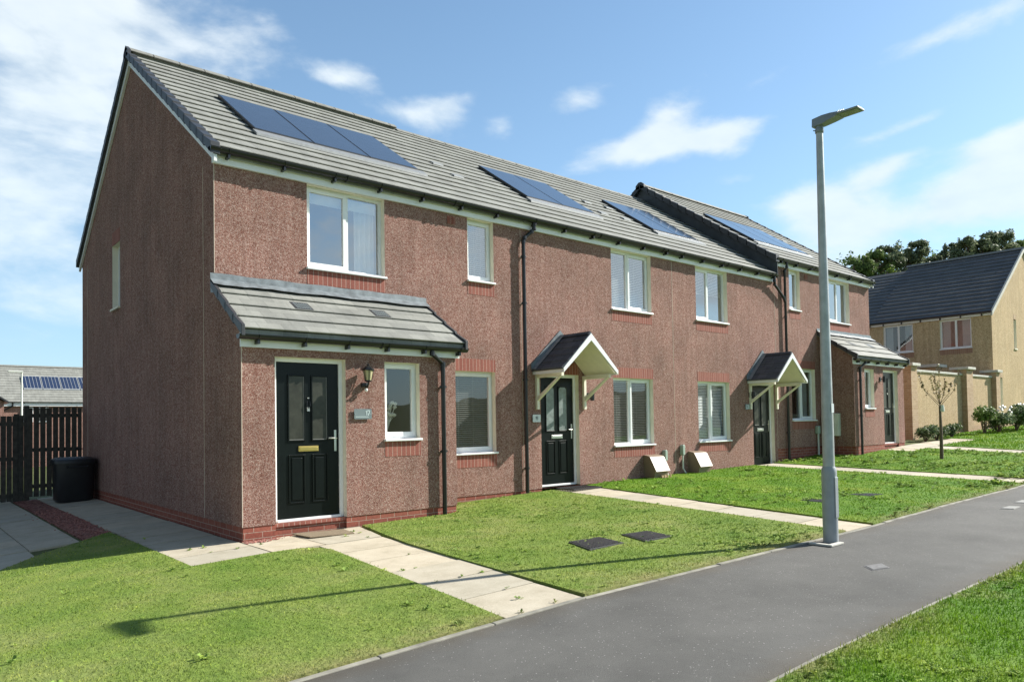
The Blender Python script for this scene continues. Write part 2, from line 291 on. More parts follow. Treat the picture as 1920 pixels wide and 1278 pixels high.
def leafm(name, stops):
    m, N, L, B = newmat(name); at = N.new('ShaderNodeAttribute'); at.attribute_name = 'rnd'; c = ramp(N, L, at.outputs['Fac'], stops)
    L.new(c, B.inputs['Base Color']); B.inputs['Roughness'].default_value = .6; B.inputs['Specular IOR Level'].default_value = .3
    o = N['Material Output']; t = N.new('ShaderNodeBsdfTranslucent'); L.new(c, t.inputs[0]); x = N.new('ShaderNodeMixShader'); x.inputs[0].default_value = .32
    L.new(B.outputs[0], x.inputs[1]); L.new(t.outputs[0], x.inputs[2]); L.new(x.outputs[0], o.inputs[0]); return m
M['pine'] = leafm('pine_needles', [(0, (.08, .11, .065)), (.6, (.165, .205, .115)), (1, (.30, .33, .20))])
M['broad'] = leafm('broad_leaves', [(0, (.075, .125, .04)), (.6, (.16, .23, .07)), (1, (.30, .37, .13))])
M['lime'] = leafm('lime_leaves', [(0, (.08, .13, .02)), (1, (.26, .34, .07))])
M['shrub'] = leafm('shrub_leaves', [(0, (.03, .06, .02)), (.7, (.10, .15, .06)), (.85, (.30, .36, .20)), (1, (.62, .66, .55))])
M['redleaf'] = leafm('bronze_leaves', [(0, (.11, .07, .045)), (.6, (.20, .16, .08)), (1, (.28, .30, .12))])

# ------------------------------------------------------------------ object helpers
ORG = {}
class MB:
    def __init__(s): s.v = []; s.f = []
    def poly(s, pts):
        i = len(s.v); s.v += [tuple(p) for p in pts]; s.f.append(tuple(range(i, i + len(pts)))); return s
    def box(s, x0, x1, y0, y1, z0, z1):
        i = len(s.v); x0, x1 = min(x0, x1), max(x0, x1); y0, y1 = min(y0, y1), max(y0, y1); z0, z1 = min(z0, z1), max(z0, z1)
        s.v += [(x, y, z) for x in (x0, x1) for y in (y0, y1) for z in (z0, z1)]
        s.f += [tuple(i + k for k in q) for q in ((0, 1, 3, 2), (4, 6, 7, 5), (0, 4, 5, 1), (2, 3, 7, 6), (0, 2, 6, 4), (1, 5, 7, 3))]; return s
    def prism(s, prof, vec):
        n = len(prof); i = len(s.v); v = Vector(vec); s.v += [tuple(p) for p in prof] + [tuple(Vector(p) + v) for p in prof]
        s.f.append(tuple(range(i, i + n))[::-1]); s.f.append(tuple(range(i + n, i + 2 * n)))
        for k in range(n): k2 = (k + 1) % n; s.f.append((i + k, i + k2, i + n + k2, i + n + k))
        return s
    def tube(s, pts, r, n=10, cap=True):
        pts = [Vector(p) for p in pts]; rs = r if isinstance(r, (list, tuple)) else [r] * len(pts); i0 = len(s.v); up = Vector((.13, .31, .94))
        for k, p in enumerate(pts):
            d = (pts[min(k + 1, len(pts) - 1)] - pts[max(k - 1, 0)]).normalized(); a = d.cross(up)
            if a.length < .2: a = d.cross(Vector((1, 0, 0)))
            a.normalize(); b = d.cross(a)
            for j in range(n): t = 2 * math.pi * j / n; s.v.append(tuple(p + (a * math.cos(t) + b * math.sin(t)) * rs[k]))
        for k in range(len(pts) - 1):
            for j in range(n): j2 = (j + 1) % n; s.f.append((i0 + k * n + j, i0 + k * n + j2, i0 + (k + 1) * n + j2, i0 + (k + 1) * n + j))
        if cap: s.f.append(tuple(i0 + j for j in range(n))[::-1]); s.f.append(tuple(i0 + (len(pts) - 1) * n + j for j in range(n)))
        return s
    def lathe(s, c, prof, n=16): return s.tube([(c[0], c[1], c[2] + z) for r, z in prof], [max(r, .0005) for r, z in prof], n)
    def build(s, name, mat, parent=None, smooth=False, bevel=0):
        me = bpy.data.meshes.new(name); o = bpy.data.objects.new(name, me)
        org = ORG.get(parent.as_pointer(), Vector((0, 0, 0))) if parent else Vector((0, 0, 0))
        me.from_pydata([(v[0] - org.x, v[1] - org.y, v[2] - org.z) for v in s.v], [], s.f); me.materials.append(mat)
        COL.objects.link(o)
        if parent: o.parent = parent; ORG[o.as_pointer()] = org
        me.validate()
        if smooth:
            me.polygons.foreach_set('use_smooth', [True] * len(me.polygons))
            try: me.set_sharp_from_angle(angle=math.radians(35))
            except Exception: pass
        if bevel:
            b = o.modifiers.new('bevel', 'BEVEL'); b.width = bevel; b.segments = 2; b.limit_method = 'ANGLE'
        return o
def thing(name, loc, label, cat, group=None):
    o = bpy.data.objects.new(name, None); COL.objects.link(o); o.location = loc; o.empty_display_size = .2; ORG[o.as_pointer()] = Vector(loc)
    o['label'] = label; o['category'] = cat
    if group: o['group'] = group
    return o
def tag(o, label, cat, group=None, kind=None):
    o['label'] = label; o['category'] = cat
    if group: o['group'] = group
    if kind: o['kind'] = kind
    return o
def struct(o, kind='structure'): o['kind'] = kind; return o
def attr_rnd(o, vals):
    a = o.data.attributes.new('rnd', 'FLOAT', 'FACE'); a.data.foreach_set('value', np.asarray(vals, dtype=np.float32))

# ------------------------------------------------------------------ ground
F0 = [(-60, -1.2), (-6, -.4), (-3, -.2), (-1, -.05), (0, 0), (4, .07), (7.7, .18), (14.3, .27), (17, .40), (20, .60), (23, .66), (28, .82), (40, 1.1), (60, 3), (120, 8)]
F1 = [(-60, -1), (-6, -.2), (-1.5, -.04), (0, .01), (.65, .035), (2.6, .045), (5.8, .06), (8.4, .11), (12.2, .145), (20, .35), (30, .65), (40, 1), (60, 3), (120, 8)]
def gz(x, y):
    a = np.interp(x, *zip(*F0)); b = np.interp(x, *zip(*F1)); t = np.clip(-np.asarray(y) / 6, 0, 1)
    return a * (1 - t) + b * t - np.clip((np.asarray(y) - 12) * .032, 0, 1.4)
xs = sorted(set([-400, -150, -60, -30, -15, -10, 60, 80, 100, 120, 200, 400] + list(np.arange(-6, 32.1, .5)) + [34, 37, 40, 45, 50]))
ys = sorted(set([-400, -100, -30, -15, -8, -7, -6, -5, -4, -3, -2, -1, 0, 6, 12, 20, 30, 45, 56, 70, 100, 200, 400]))
m = MB()
for x in xs:
    for y in ys: m.v.append((x, y, float(gz(x, y)) - .01))
ny = len(ys)
for i in range(len(xs) - 1):
    for j in range(ny - 1): m.f.append((i * ny + j, (i + 1) * ny + j, (i + 1) * ny + j + 1, i * ny + j + 1))
struct(m.build('ground', M['ground'], smooth=True))
import bmesh
def sheet(name, poly, zo, mat, thick=.06, xstep=.5, ystep=1.0, far=None):
    bm = bmesh.new(); vs = [bm.verts.new((x, y, 0)) for x, y in poly]; bm.faces.new(vs)
    x0, x1 = min(p[0] for p in poly), max(p[0] for p in poly); y0, y1 = min(p[1] for p in poly), max(p[1] for p in poly)
    for a in np.arange(math.ceil(x0 / xstep) * xstep, x1, xstep): bmesh.ops.bisect_plane(bm, geom=bm.verts[:] + bm.edges[:] + bm.faces[:], plane_co=(a, 0, 0), plane_no=(1, 0, 0))
    for a in np.arange(math.ceil(y0 / ystep) * ystep, y1, ystep): bmesh.ops.bisect_plane(bm, geom=bm.verts[:] + bm.edges[:] + bm.faces[:], plane_co=(0, a, 0), plane_no=(0, 1, 0))
    bmesh.ops.triangulate(bm, faces=[f for f in bm.faces if len(f.verts) > 4])
    for v in bm.verts: v.co.z = float(gz(v.co.x, v.co.y)) + zo
    r = bmesh.ops.extrude_face_region(bm, geom=bm.faces[:])
    for e in r['geom']:
        if isinstance(e, bmesh.types.BMVert): e.co.z -= thick
    bmesh.ops.recalc_face_normals(bm, faces=bm.faces[:])
    me = bpy.data.meshes.new(name); bm.to_mesh(me); bm.free(); me.materials.append(mat); o = bpy.data.objects.new(name, me); COL.objects.link(o); return struct(o)
def slabs(name, quads, zo=.014):
    """one paving run: each slab a thin block with a small gap, slightly uneven"""
    mb = MB(); rv = []
    for q in quads:
        dz = random.uniform(-.004, .004); tx, ty = random.uniform(-.003, .003), random.uniform(-.003, .003); c = sum(p[0] for p in q) / 4, sum(p[1] for p in q) / 4
        pts = []
        for x, y in q:
            dx, dy = x - c[0], y - c[1]; l = math.hypot(dx, dy); k = 1 - .010 / l; X, Y = c[0] + dx * k, c[1] + dy * k
            pts.append((X, Y, float(gz(X, Y)) + zo + dz + tx * dx + ty * dy - .05))
        n0 = len(mb.f); mb.prism(pts, (0, 0, .05)); rv += [random.random()] * (len(mb.f) - n0)
    o = mb.build(name, M['slab']); attr_rnd(o, rv) if len(o.data.polygons) == len(rv) else None
    return struct(o)
def strip(L0, L1, R0, R1, n, sub=1, jit=0):
    """quads between a left and a right edge line"""
    out = []; P = lambda a, b, t: (a[0] + (b[0] - a[0]) * t, a[1] + (b[1] - a[1]) * t)
    for i in range(n):
        t0, t1 = i / n, (i + 1) / n
        l0, l1, r0, r1 = P(L0, L1, t0), P(L0, L1, t1), P(R0, R1, t0), P(R0, R1, t1)
        k = 1 if sub == 1 else sub
        for j in range(k): out.append([P(l0, r0, j / k), P(l0, r0, (j + 1) / k), P(l1, r1, (j + 1) / k), P(l1, r1, j / k)])
    return out
KY = -5.93
# front and side slabs, entrance paths
slabs('path', strip((-.90, -1.97), (-.86, 8.6), (-.03, -1.97), (-.03, 8.6), 16) + strip((-.03, -1.97), (-.03, -.97), (.60, -1.97), (.60, -.97), 2)
      + strip((.60, -1.97), (.60, -.97), (1.36, -1.97), (1.60, -.97), 2) + strip((.50, -1.98), (.03, KY), (1.36, -1.98), (.82, KY), 6))
slabs('path', strip((6.17, -.08), (5.33, KY), (7.03, -.08), (6.02, KY), 8))
slabs('path', strip((13.1, -.05), (12.45, KY), (13.98, -.05), (13.25, KY), 8))
slabs('path', strip((18.3, -.98), (23.6, -.98), (18.3, -1.72), (23.6, -1.72), 8) + strip((19.3, -1.74), (19.0, KY), (20.15, -1.74), (19.85, KY), 7))
q = []
for i in range(9):
    for j in range(22):
        a, b = -1.32 - i * .62, 9.0 - j * .60
        xr = np.interp(b - .3, [-9, -3, -1.3, 0, .64, 1.18, 9], [-5, -4.0, -3.2, -2.36, -1.89, -1.36, -1.3])
        x0, x1 = a - .62, min(a, xr)
        if x1 - x0 > .12: q.append([(x0, b - .6), (x1 if b > 1.3 else min(a, float(np.interp(b - .6, [-9, -3, -1.3, 0, .64, 1.18, 9], [-5, -4.0, -3.2, -2.36, -1.89, -1.36, -1.3]))), b - .6), (min(a, float(np.interp(b, [-9, -3, -1.3, 0, .64, 1.18, 9], [-5, -4.0, -3.2, -2.36, -1.89, -1.36, -1.3]))), b), (x0, b)])
slabs('driveway', [p for p in q if p[1][0] - p[0][0] > .05 and p[2][0] - p[3][0] > .05])
sheet('gravel', [(-1.3, 1.15), (-.93, 1.6), (-.87, 3.6), (-.87, 8.6), (-1.28, 8.6), (-1.28, 5.4)], .008, M['gravel'])
LAWNS = {
 'a': ([(-.93, 1.60), (-.915, 0), (-.92, -1.99), (-.11, -1.99), (.26, -2.03), (.42, -2.2), (.46, -2.4), (.36, -3.15), (.22, -4.24), (.11, -5.19), (.0, KY), (-9, KY), (-7, -5.0), (-5, -3.9), (-4.0, -2.9), (-3.2, -1.3), (-2.36, 0), (-1.89, .64), (-1.36, 1.17)], 1),
 'b': ([(1.63, -.98), (1.42, -1.9), (1.24, -2.74), (1.03, -4.4), (.85, KY), (5.30, KY), (5.62, -4.1), (5.95, -1.8), (6.14, -.03), (3.3, -.03), (3.3, -.98)], 1),
 'c': ([(7.06, -.03), (6.86, -1.2), (6.62, -2.5), (6.36, -4.1), (6.05, KY), (12.4, KY), (13.07, -.03)], 2),
 'd': ([(14.02, -.03), (13.3, KY), (18.97, KY), (19.27, -1.76), (18.27, -1.76), (18.27, -.98), (16.6, -.98), (16.6, -.03)], 2),
 'e': ([(20.18, -1.76), (19.88, KY), (60, KY), (60, -.35), (23.65, -.35), (23.65, -1.76)], 2),
 'f': ([(-12, -7.93), (-12, -16), (60, -16), (60, -7.93)], 2)}
for k, (poly, g) in LAWNS.items(): sheet('lawn', poly, .03, M['turf%d' % g])
sheet('pavement', [(-40, -7.88), (60, -7.88), (60, -5.98), (-40, -5.98)], .004, M['asphalt'], .05)
for y0, y1 in ((-5.98, KY), (-7.93, -7.88)):
    mb = MB(); x = -12.0
    while x < 55:
        n = min(x + .915, 55); h = random.uniform(.008, .016)
        prof = [(x, y0, float(gz(x, y0)) - .05), (x, y1, float(gz(x, y1)) - .05), (n - .006, y1, float(gz(n, y1)) - .05), (n - .006, y0, float(gz(n, y0)) - .05)]
        mb.prism(prof, (0, 0, .05 + h)); x = n
    struct(mb.build('kerb', M['kerb'], bevel=.006))

# ------------------------------------------------------------------ grass
CX, CY = -3.3644, -9.9934
COVERS = [[(2.44, -4.10), (2.22, -4.66), (2.84, -4.66), (2.97, -4.13)], [(3.22, -4.20), (3.03, -4.77), (3.57, -4.77), (3.68, -4.25)], [(7.42, -4.2), (7.42, -4.6), (7.95, -4.65), (7.95, -4.25)], [(8.6, -4.4), (8.6, -4.8), (9.05, -4.85), (9.05, -4.45)]]
def inside(px, py, poly):
    r = np.zeros(len(px), bool); n = len(poly)
    for i in range(n):
        x1, y1 = poly[i]; x2, y2 = poly[(i + 1) % n]
        c = ((y1 > py) != (y2 > py)); c &= px < (x2 - x1) * (py - y1) / ((y2 - y1) if y2 != y1 else 1e-9) + x1; r ^= c
    return r
def blades(name, label, poly, mat, A, hmin, hmax, bound, seed, dmax=1e9, grow=.00042, zo=.028, clump=.5):
    r = np.random.default_rng(seed); x0, x1, y0, y1 = bound; X = []; Y = []
    step = 1.0
    for a in np.arange(x0, x1, step):
        for b in np.arange(y0, y1, step):
            d = max(math.hypot(a + .5 - CX, b + .5 - CY), 1.6)
            u = (a + .5 - CX) * .7589 - (b + .5 - CY) * .651; w = (a + .5 - CX) * .6512 + (b + .5 - CY) * .7585
            if w < -1.0 or abs(u) > .82 * w + 2.2: continue
            n = int(min(A / d ** 1.45, A / 3.0))
            X.append(a + r.random(n) * step); Y.append(b + r.random(n) * step)
    X = np.concatenate(X); Y = np.concatenate(Y); k = inside(X + r.normal(0, .014, len(X)), Y + r.normal(0, .014, len(X)), poly)   # tips spill a little over the edges
    for cv in COVERS: k &= ~inside(X, Y, cv)
    X = X[k]; Y = Y[k]; n = len(X)
    d = np.hypot(X - CX, Y - CY); w = .0013 + grow * d; h = (hmin + (hmax - hmin) * r.random(n) ** 1.6) * (1 + .25 * np.sin(X * 3.1 + np.cos(Y * 2.3) * 2) * clump)
    Z = gz(X, Y) + zo; an = r.random(n) * 6.283; lean = r.normal(0, .55, n) * h; la = r.random(n) * 6.283
    dx, dy = np.cos(an) * w, np.sin(an) * w
    V = np.empty((n, 3, 3), np.float32)
    V[:, 0] = np.stack([X - dx, Y - dy, Z], 1); V[:, 1] = np.stack([X + dx, Y + dy, Z], 1); V[:, 2] = np.stack([X + np.cos(la) * lean, Y + np.sin(la) * lean, Z + h], 1)
    me = bpy.data.meshes.new(name); me.vertices.add(3 * n); me.vertices.foreach_set('co', V.ravel()); me.loops.add(3 * n); me.loops.foreach_set('vertex_index', np.arange(3 * n, dtype=np.int32))
    me.polygons.add(n); me.polygons.foreach_set('loop_start', np.arange(0, 3 * n, 3, dtype=np.int32)); me.polygons.foreach_set('loop_total', np.full(n, 3, np.int32))
    me.update(); me.materials.append(mat); o = bpy.data.objects.new(name, me); COL.objects.link(o); attr_rnd(o, r.random(n)); tag(o, label, 'grass', kind='stuff'); return o
GL = {'a': ('short yellow green mown grass left of the first slab path', 40000, .006, .019, (-8, 1, -6, 2)),
      'b': ('patchy weedy mown grass between the first and second slab paths', 38000, .009, .024, (0, 7, -6, 0)),
      'c': ('bright green grass under the beige meter boxes', 32000, .012, .032, (6, 14, -6, 0)),
      'd': ('green grass round the young staked tree', 32000, .012, .034, (13, 20, -6, 0)),
      'e': ('far green grass in front of the tan garden wall', 26000, .03, .07, (19, 45, -6, 0)),
      'f': ('long lush grass on the near side of the asphalt pavement', 44000, .016, .042, (-6, 40, -16, -7.9))}
for i, (k, (lab, A, h0, h1, bd)) in enumerate(GL.items()): blades('grass', lab, LAWNS[k][0], M['grass%d' % LAWNS[k][1]], A, h0, h1, bd, 20 + i)
def weeds(label, poly, n, bound, seed, mat, sz=(.03, .07), pts=None, hl=.03):
    r = random.Random(seed); mb = MB(); rv = []
    spots = list(pts or [])
    while len(spots) < n:
        x, y = r.uniform(bound[0], bound[1]), r.uniform(bound[2], bound[3])
        if math.sin(x * 1.7 + 1) + math.cos(y * 2.1 + x) + r.uniform(-1, 1) < .1: continue
        if inside(np.array([x]), np.array([y]), poly)[0]: spots.append((x, y, r.uniform(*sz)))
    for x, y, s in spots:
        z = float(gz(x, y)) + hl; c0 = r.random()
        for k in range(r.randint(5, 10)):
            a = r.uniform(0, 6.283); l = s * r.uniform(.6, 1.3); w = l * r.uniform(.16, .3); up = l * r.uniform(.2, .9)
            p = Vector((math.cos(a), math.sin(a), 0)); q = Vector((-math.sin(a), math.cos(a), 0)); o0 = Vector((x, y, z))
            mid = o0 + p * l * .55 + Vector((0, 0, up * .75)); tip = o0 + p * l + Vector((0, 0, up * .6))
            mb.poly([o0, mid - q * w, tip, mid + q * w]); rv.append(min(1, max(0, c0 * .6 + r.random() * .5)))
    o = mb.build('weed', mat); attr_rnd(o, rv); tag(o, label, 'weeds', kind='stuff')
weeds('dandelion leaves and clover dotted over the lawn by the manhole covers', LAWNS['b'][0], 620, (1, 6.2, KY, 0), 3, M['weed'], (.015, .045), [(4.3 + random.gauss(0, .22), -5.72 + random.gauss(0, .1), random.uniform(.03, .07)) for _ in range(26)] + [(3.5 + random.gauss(0, .3), -5.6 + random.gauss(0, .12), random.uniform(.03, .06)) for _ in range(22)])
weeds('few dark weed rosettes in the left lawn', LAWNS['a'][0], 70, (-5, .4, KY, 1), 4, M['weed'], (.02, .055))
weeds('bright weeds in the lawn under the meter boxes', LAWNS['c'][0], 330, (6, 13, KY, 0), 5, M['weed'], (.03, .08), [(x_ + random.gauss(0, .14), y_ + random.gauss(0, .10), random.uniform(.05, .11)) for x_, y_ in ((11.6, -.8), (10.4, -4.6), (11.2, -5.5), (11.9, -5.6)) for _ in range(9)])
weeds('bright weeds around the young tree', LAWNS['d'][0], 480, (13.2, 19, KY, 0), 6, M['weed'], (.04, .11), [(x_ + random.gauss(0, .22), y_ + random.gauss(0, .14), random.uniform(.06, .13)) for x_, y_ in ((13.6, -5.4), (14.1, -5.6), (13.5, -5.7)) for _ in range(16)])
weeds('low weeds in the long grass beside the pavement', LAWNS['f'][0], 4200, (-2, 10, -12, -7.95), 8, M['weed'], (.014, .038))
weeds('small grass tufts growing between the slabs', [(-1, -6), (1.7, -6), (1.7, -.9), (-1, -.9)], 0, (0, 1, 0, 1), 9, M['weed'], pts=[(.62, -4.62, .03), (.35, -4.60, .025), (.85, -4.62, .03), (.6, -5.27, .03), (.4, -3.96, .035), (.55, -3.96, .03), (.9, -3.3, .025), (1.3, -1.5, .035), (1.05, -1.62, .04), (1.28, -1.35, .04), (-.5, -1.3, .03), (-.2, -1.35, .04), (.2, -5.9, .03), (.55, -5.9, .03), (-.62, -.9, .04), (-.45, -.9, .04), (.45, -5.6, .04), (1.2, -1.9, .03), (.1, -1.3, .03), (-.75, .5, .05)], hl=.012)
chipm = MB()
for k in range(260):
    x, y = random.gauss(.12, .14), random.gauss(-1.08, .05)
    if y > -.97 : y = -.97 - random.random() * .06
    if x < -.03: continue
    s = random.uniform(.006, .014); z = float(gz(x, y)) + .014
    chipm.lathe((x, y, z), [(s * .7, 0), (s, s * .5), (s * .5, s)], 5)
for k in range(700):
    x, y = random.uniform(-1.5, -.86), random.uniform(1.0, 6)
    if x < -1.3 and random.random() < .93: continue
    s = random.uniform(.008, .018); chipm.lathe((x, y, float(gz(x, y)) + .006), [(s * .7, 0), (s, s * .5), (s * .5, s)], 5)
tag(chipm.build('gravel', M['chips']), 'loose red stone chips by the house corner and beside the slabs', 'gravel', kind='stuff')

# ------------------------------------------------------------------ building helpers
def grid_wall(mb, u0, u1, z0, z1, holes, put):
    us = sorted({u0, u1} | {h[0] for h in holes} | {h[1] for h in holes}); zs = sorted({z0, z1} | {h[2] for h in holes} | {h[3] for h in holes})
    for a, b in zip(us, us[1:]):
        for c, d in zip(zs, zs[1:]):
            mu, mz = (a + b) / 2, (c + d) / 2
            if any(h[0] < mu < h[1] and h[2] < mz < h[3] for h in holes): continue
            mb.poly([put(a, c), put(b, c), put(b, d), put(a, d)])
def window(par, x0, x1, z0, z1, y=0, lights=2, blind=None, glass='glass', apron=True, lintel=False, split=.5, opener=1, dep=.10, sillw=.02, big=None, sold='soldier', cream='cream', bh=.215):
    """window facing -Y; par is the house"""
    w = MB(); fy0, fy1 = y + dep, y + dep + .05; f = .045
    w.box(x0, x1, fy0, fy1, z1 - f, z1); w.box(x0, x1, fy0, fy1, z0, z0 + f); w.box(x0, x0 + f, fy0, fy1, z0 + f, z1 - f); w.box(x1 - f, x1, fy0, fy1, z0 + f, z1 - f)
    xm = x0 + (x1 - x0) * split; spans = []
    if lights == 2:
        w.box(xm - .028, xm + .028, fy0 + .002, fy1, z0 + f, z1 - f); spans = [(x0 + f, xm - .028), (xm + .028, x1 - f)]
    else: spans = [(x0 + f, x1 - f)]
    panes = []
    for i, (a, b) in enumerate(spans):
        c, d = z0 + f, z1 - f
        if i == opener or lights == 1:
            s = .05; e = .014
            w.box(a - .012, b + .012, fy0 - e, fy0 + .04, d - s + .012, d + .012); w.box(a - .012, b + .012, fy0 - e, fy0 + .04, c - .012, c + s); w.box(a - .012, a + s - .012, fy0 - e, fy0 + .04, c + s, d - s + .012); w.box(b - s + .012, b + .012, fy0 - e, fy0 + .04, c + s, d - s + .012)
            panes.append((a + s - .012, b - s + .012, c + s, d - s + .012, fy0 + .012))
        else: panes.append((a, b, c, d, fy0 + .03))
    o = w.build('window', M['white'], par, bevel=.004)
    for a, b, c, d, yy in panes: MB().box(a, b, yy, yy + .006, c, d).build('pane', M[glass], o)
    MB().box(x0 - sillw, x1 + sillw, y - .045, fy0 + .02, z0 - .035, z0 - .002).build('sill', M['white'], o, bevel=.006)
    r = MB()   # reveal lining
    r.poly([(x0, y, z0), (x0, fy1, z0), (x0, fy1, z1), (x0, y, z1)]); r.poly([(x1, y, z0), (x1, y, z1), (x1, fy1, z1), (x1, fy1, z0)])
    r.poly([(x0, y, z1), (x0, fy1, z1), (x1, fy1, z1), (x1, y, z1)])
    r.build('reveal', M[cream], o)
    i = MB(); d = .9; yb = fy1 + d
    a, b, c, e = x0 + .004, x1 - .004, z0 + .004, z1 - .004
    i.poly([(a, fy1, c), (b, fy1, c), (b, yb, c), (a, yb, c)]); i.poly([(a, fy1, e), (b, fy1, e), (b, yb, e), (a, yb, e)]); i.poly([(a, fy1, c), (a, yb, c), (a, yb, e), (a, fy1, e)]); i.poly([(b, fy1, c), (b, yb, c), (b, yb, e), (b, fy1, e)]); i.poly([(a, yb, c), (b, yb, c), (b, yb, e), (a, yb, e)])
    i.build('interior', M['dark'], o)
    if blind in ('d', 'w', 'wh'):
        s = MB(); z = z1 - .09; lo = z0 + .05 if blind != 'wh' else z0 + (z1 - z0) * .5
        while z > lo:
            s.poly([(x0 + .05, fy1 + .012, z), (x1 - .05, fy1 + .012, z), (x1 - .05, fy1 + .032, z + (.026 if blind != 'd' else .014)), (x0 + .05, fy1 + .032, z + (.026 if blind != 'd' else .014))]); z -= .036
        s.box(x0 + .05, x1 - .05, fy1 + .010, fy1 + .04, z1 - .085, z1 - .05)
        for cx in (x0 + (x1 - x0) * .2, x0 + (x1 - x0) * .45, x0 + (x1 - x0) * .7): s.box(cx, cx + .004, fy1 + .006, fy1 + .009, lo, z1 - .08)
        s.build('blind', M['blindd' if blind == 'd' else 'blindw'], o)
    if blind in ('c', 'cg'):
        s = MB(); xs_ = np.linspace(x0 + (x1 - x0) * (.68 if blind == 'c' else .55), x1 - .06, 40)
        for p, q_ in zip(xs_, xs_[1:]):
            s.poly([(p, fy1 + .10 + .03 * math.sin(p * 70), z0 + .04), (q_, fy1 + .10 + .03 * math.sin(q_ * 70), z0 + .04), (q_, fy1 + .10 + .03 * math.sin(q_ * 70), z1 - .05), (p, fy1 + .10 + .03 * math.sin(p * 70), z1 - .05)])
        s.build('curtain', M['curtain' if blind == 'c' else 'curtg'], o, smooth=True)
        if blind == 'c': MB().box(x0 + .06, x1 - .06, fy1 + .04, fy1 + .05, z1 - .22, z1 - .05).build('blind', M['curtain'], o)
    if blind == 'cc':
        for aa, bb in ((x0 + .06, x0 + (x1 - x0) * .30), (x0 + (x1 - x0) * .70, x1 - .06)):
            s = MB(); xs_ = np.linspace(aa, bb, 18)
            for p, q_ in zip(xs_, xs_[1:]): s.poly([(p, fy1 + .10 + .03 * math.sin(p * 70), z0 + .04), (q_, fy1 + .10 + .03 * math.sin(q_ * 70), z0 + .04), (q_, fy1 + .10 + .03 * math.sin(q_ * 70), z1 - .05), (p, fy1 + .10 + .03 * math.sin(p * 70), z1 - .05)])
            s.build('curtain', M['curtg'], o, smooth=True)
    if apron: MB().box(x0 - .005, x1 + .005, y - .004, y + .02, z0 - .036 - bh, z0 - .036).build('brick_apron', M[sold], o)
    if lintel: MB().box(x0 - .005, x1 + .005, y - .004, y + .02, z1 + .001, z1 + .001 + bh).build('brick_lintel', M[sold], o)
    return o
def door(par, x0, x1, z0, z1, y=0, fit='chrome', lite='frost', knocker=True, arch=False, fw=.055):
    dep = .09; yd = y + dep
    f = MB(); f.box(x0, x0 + fw, yd, yd + .07, z0, z1 - fw); f.box(x1 - fw, x1, yd, yd + .07, z0, z1 - fw); f.box(x0, x1, yd, yd + .07, z1 - fw, z1); f.box(x0 + fw, x1 - fw, yd - .02, yd + .09, z0 + .001, z0 + .035)
    a, b, c, e = x0 + fw, x1 - fw, z0 + .037, z1 - fw
    L = MB(); yl = yd + .022; W_ = b - a; H_ = e - c
    L.box(a, b, yl, yl + .045, c, e)
    px = [(a + W_ * .20, a + W_ * .43), (a + W_ * .57, a + W_ * .80)]
    for p0, p1 in px:   # raised mouldings
        for q0, q1 in ((c + H_ * .10, c + H_ * .40),):
            for bx in ((p0 - .012, p0 + .006, q0 - .012, q1 + .012), (p1 - .006, p1 + .012, q0 - .012, q1 + .012), (p0 + .006, p1 - .006, q0 - .012, q0 + .006), (p0 + .006, p1 - .006, q1 - .006, q1 + .012)): L.box(bx[0], bx[1], yl - .014, yl, bx[2], bx[3])
            L.box(p0 + .03, p1 - .03, yl - .011, yl, q0 + .03, q1 - .03)
        q0, q1 = c + H_ * .50, c + H_ * .91
        for bx in ((p0 - .02, p0, q0 - .02, q1 + .02), (p1, p1 + .02, q0 - .02, q1 + .02), (p0, p1, q0 - .02, q0), (p0, p1, q1, q1 + .02)): L.box(bx[0], bx[1], yl - .016, yl, bx[2], bx[3])
    o = L.build('door', M['doorc'], par, bevel=.006)
    f.build('door_frame', M['white'], o, bevel=.004)
    for p0, p1 in px:
        q0, q1 = c + H_ * .50, c + H_ * .91
        pts = [(p0, yl - .008, q0), (p1, yl - .008, q0), (p1, yl - .008, q1 - (.05 if arch else 0)), ((p1 - .04) if arch else p1, yl - .008, q1), ((p0 + .04) if arch else p0, yl - .008, q1), (p0, yl - .008, q1 - (.05 if arch else 0))]
        if not arch: pts = [pts[0], pts[1], pts[3], pts[4]]
        MB().prism(pts, (0, .004, 0)).build('door_pane', M[lite], o)
        MB().box(p1 - .006, p1, yl - .012, yl - .009, q0, q1).box(p0, p1, yl - .012, yl - .009, q0, q0 + .008).build('glazing_bead', M['blindd'], o)
    MB().box(a + W_ * .34, a + W_ * .66, yl - .014, yl, c + H_ * .425, c + H_ * .46).box(a + W_ * .36, a + W_ * .64, yl - .02, yl - .014, c + H_ * .432, c + H_ * .453).build('letterbox', M[fit], o, bevel=.003)
    hx = b - .055; h = MB(); h.box(hx - .016, hx + .016, yl - .01, yl, c + H_ * .42, c + H_ * .56); h.tube([(hx, yl - .01, c + H_ * .505), (hx, yl - .05, c + H_ * .505), (hx - .02, yl - .055, c + H_ * .505), (hx - .12, yl - .052, c + H_ * .507)], .010, 8)
    h.build('handle', M['chrome'], o, smooth=True)
    if knocker:
        k = MB(); xm = (a + b) / 2; k.lathe((xm, yl - .012, c + H_ * .77), [(.002, -.012), (.014, -.006), (.014, .006), (.002, .012)], 10); k.build('spyhole', M['chrome'], o)
        MB().box(xm - .016, xm + .016, yl - .022, yl, c + H_ * .685, c + H_ * .71).build('knocker', M['white'], o); MB().tube([(xm - .018, yl - .02, c + H_ * .75), (xm - .022, yl - .03, c + H_ * .72), (xm, yl - .034, c + H_ * .70), (xm + .022, yl - .03, c + H_ * .72), (xm + .018, yl - .02, c + H_ * .75)], .006, 6).build('knocker', M['black'], o, smooth=True)
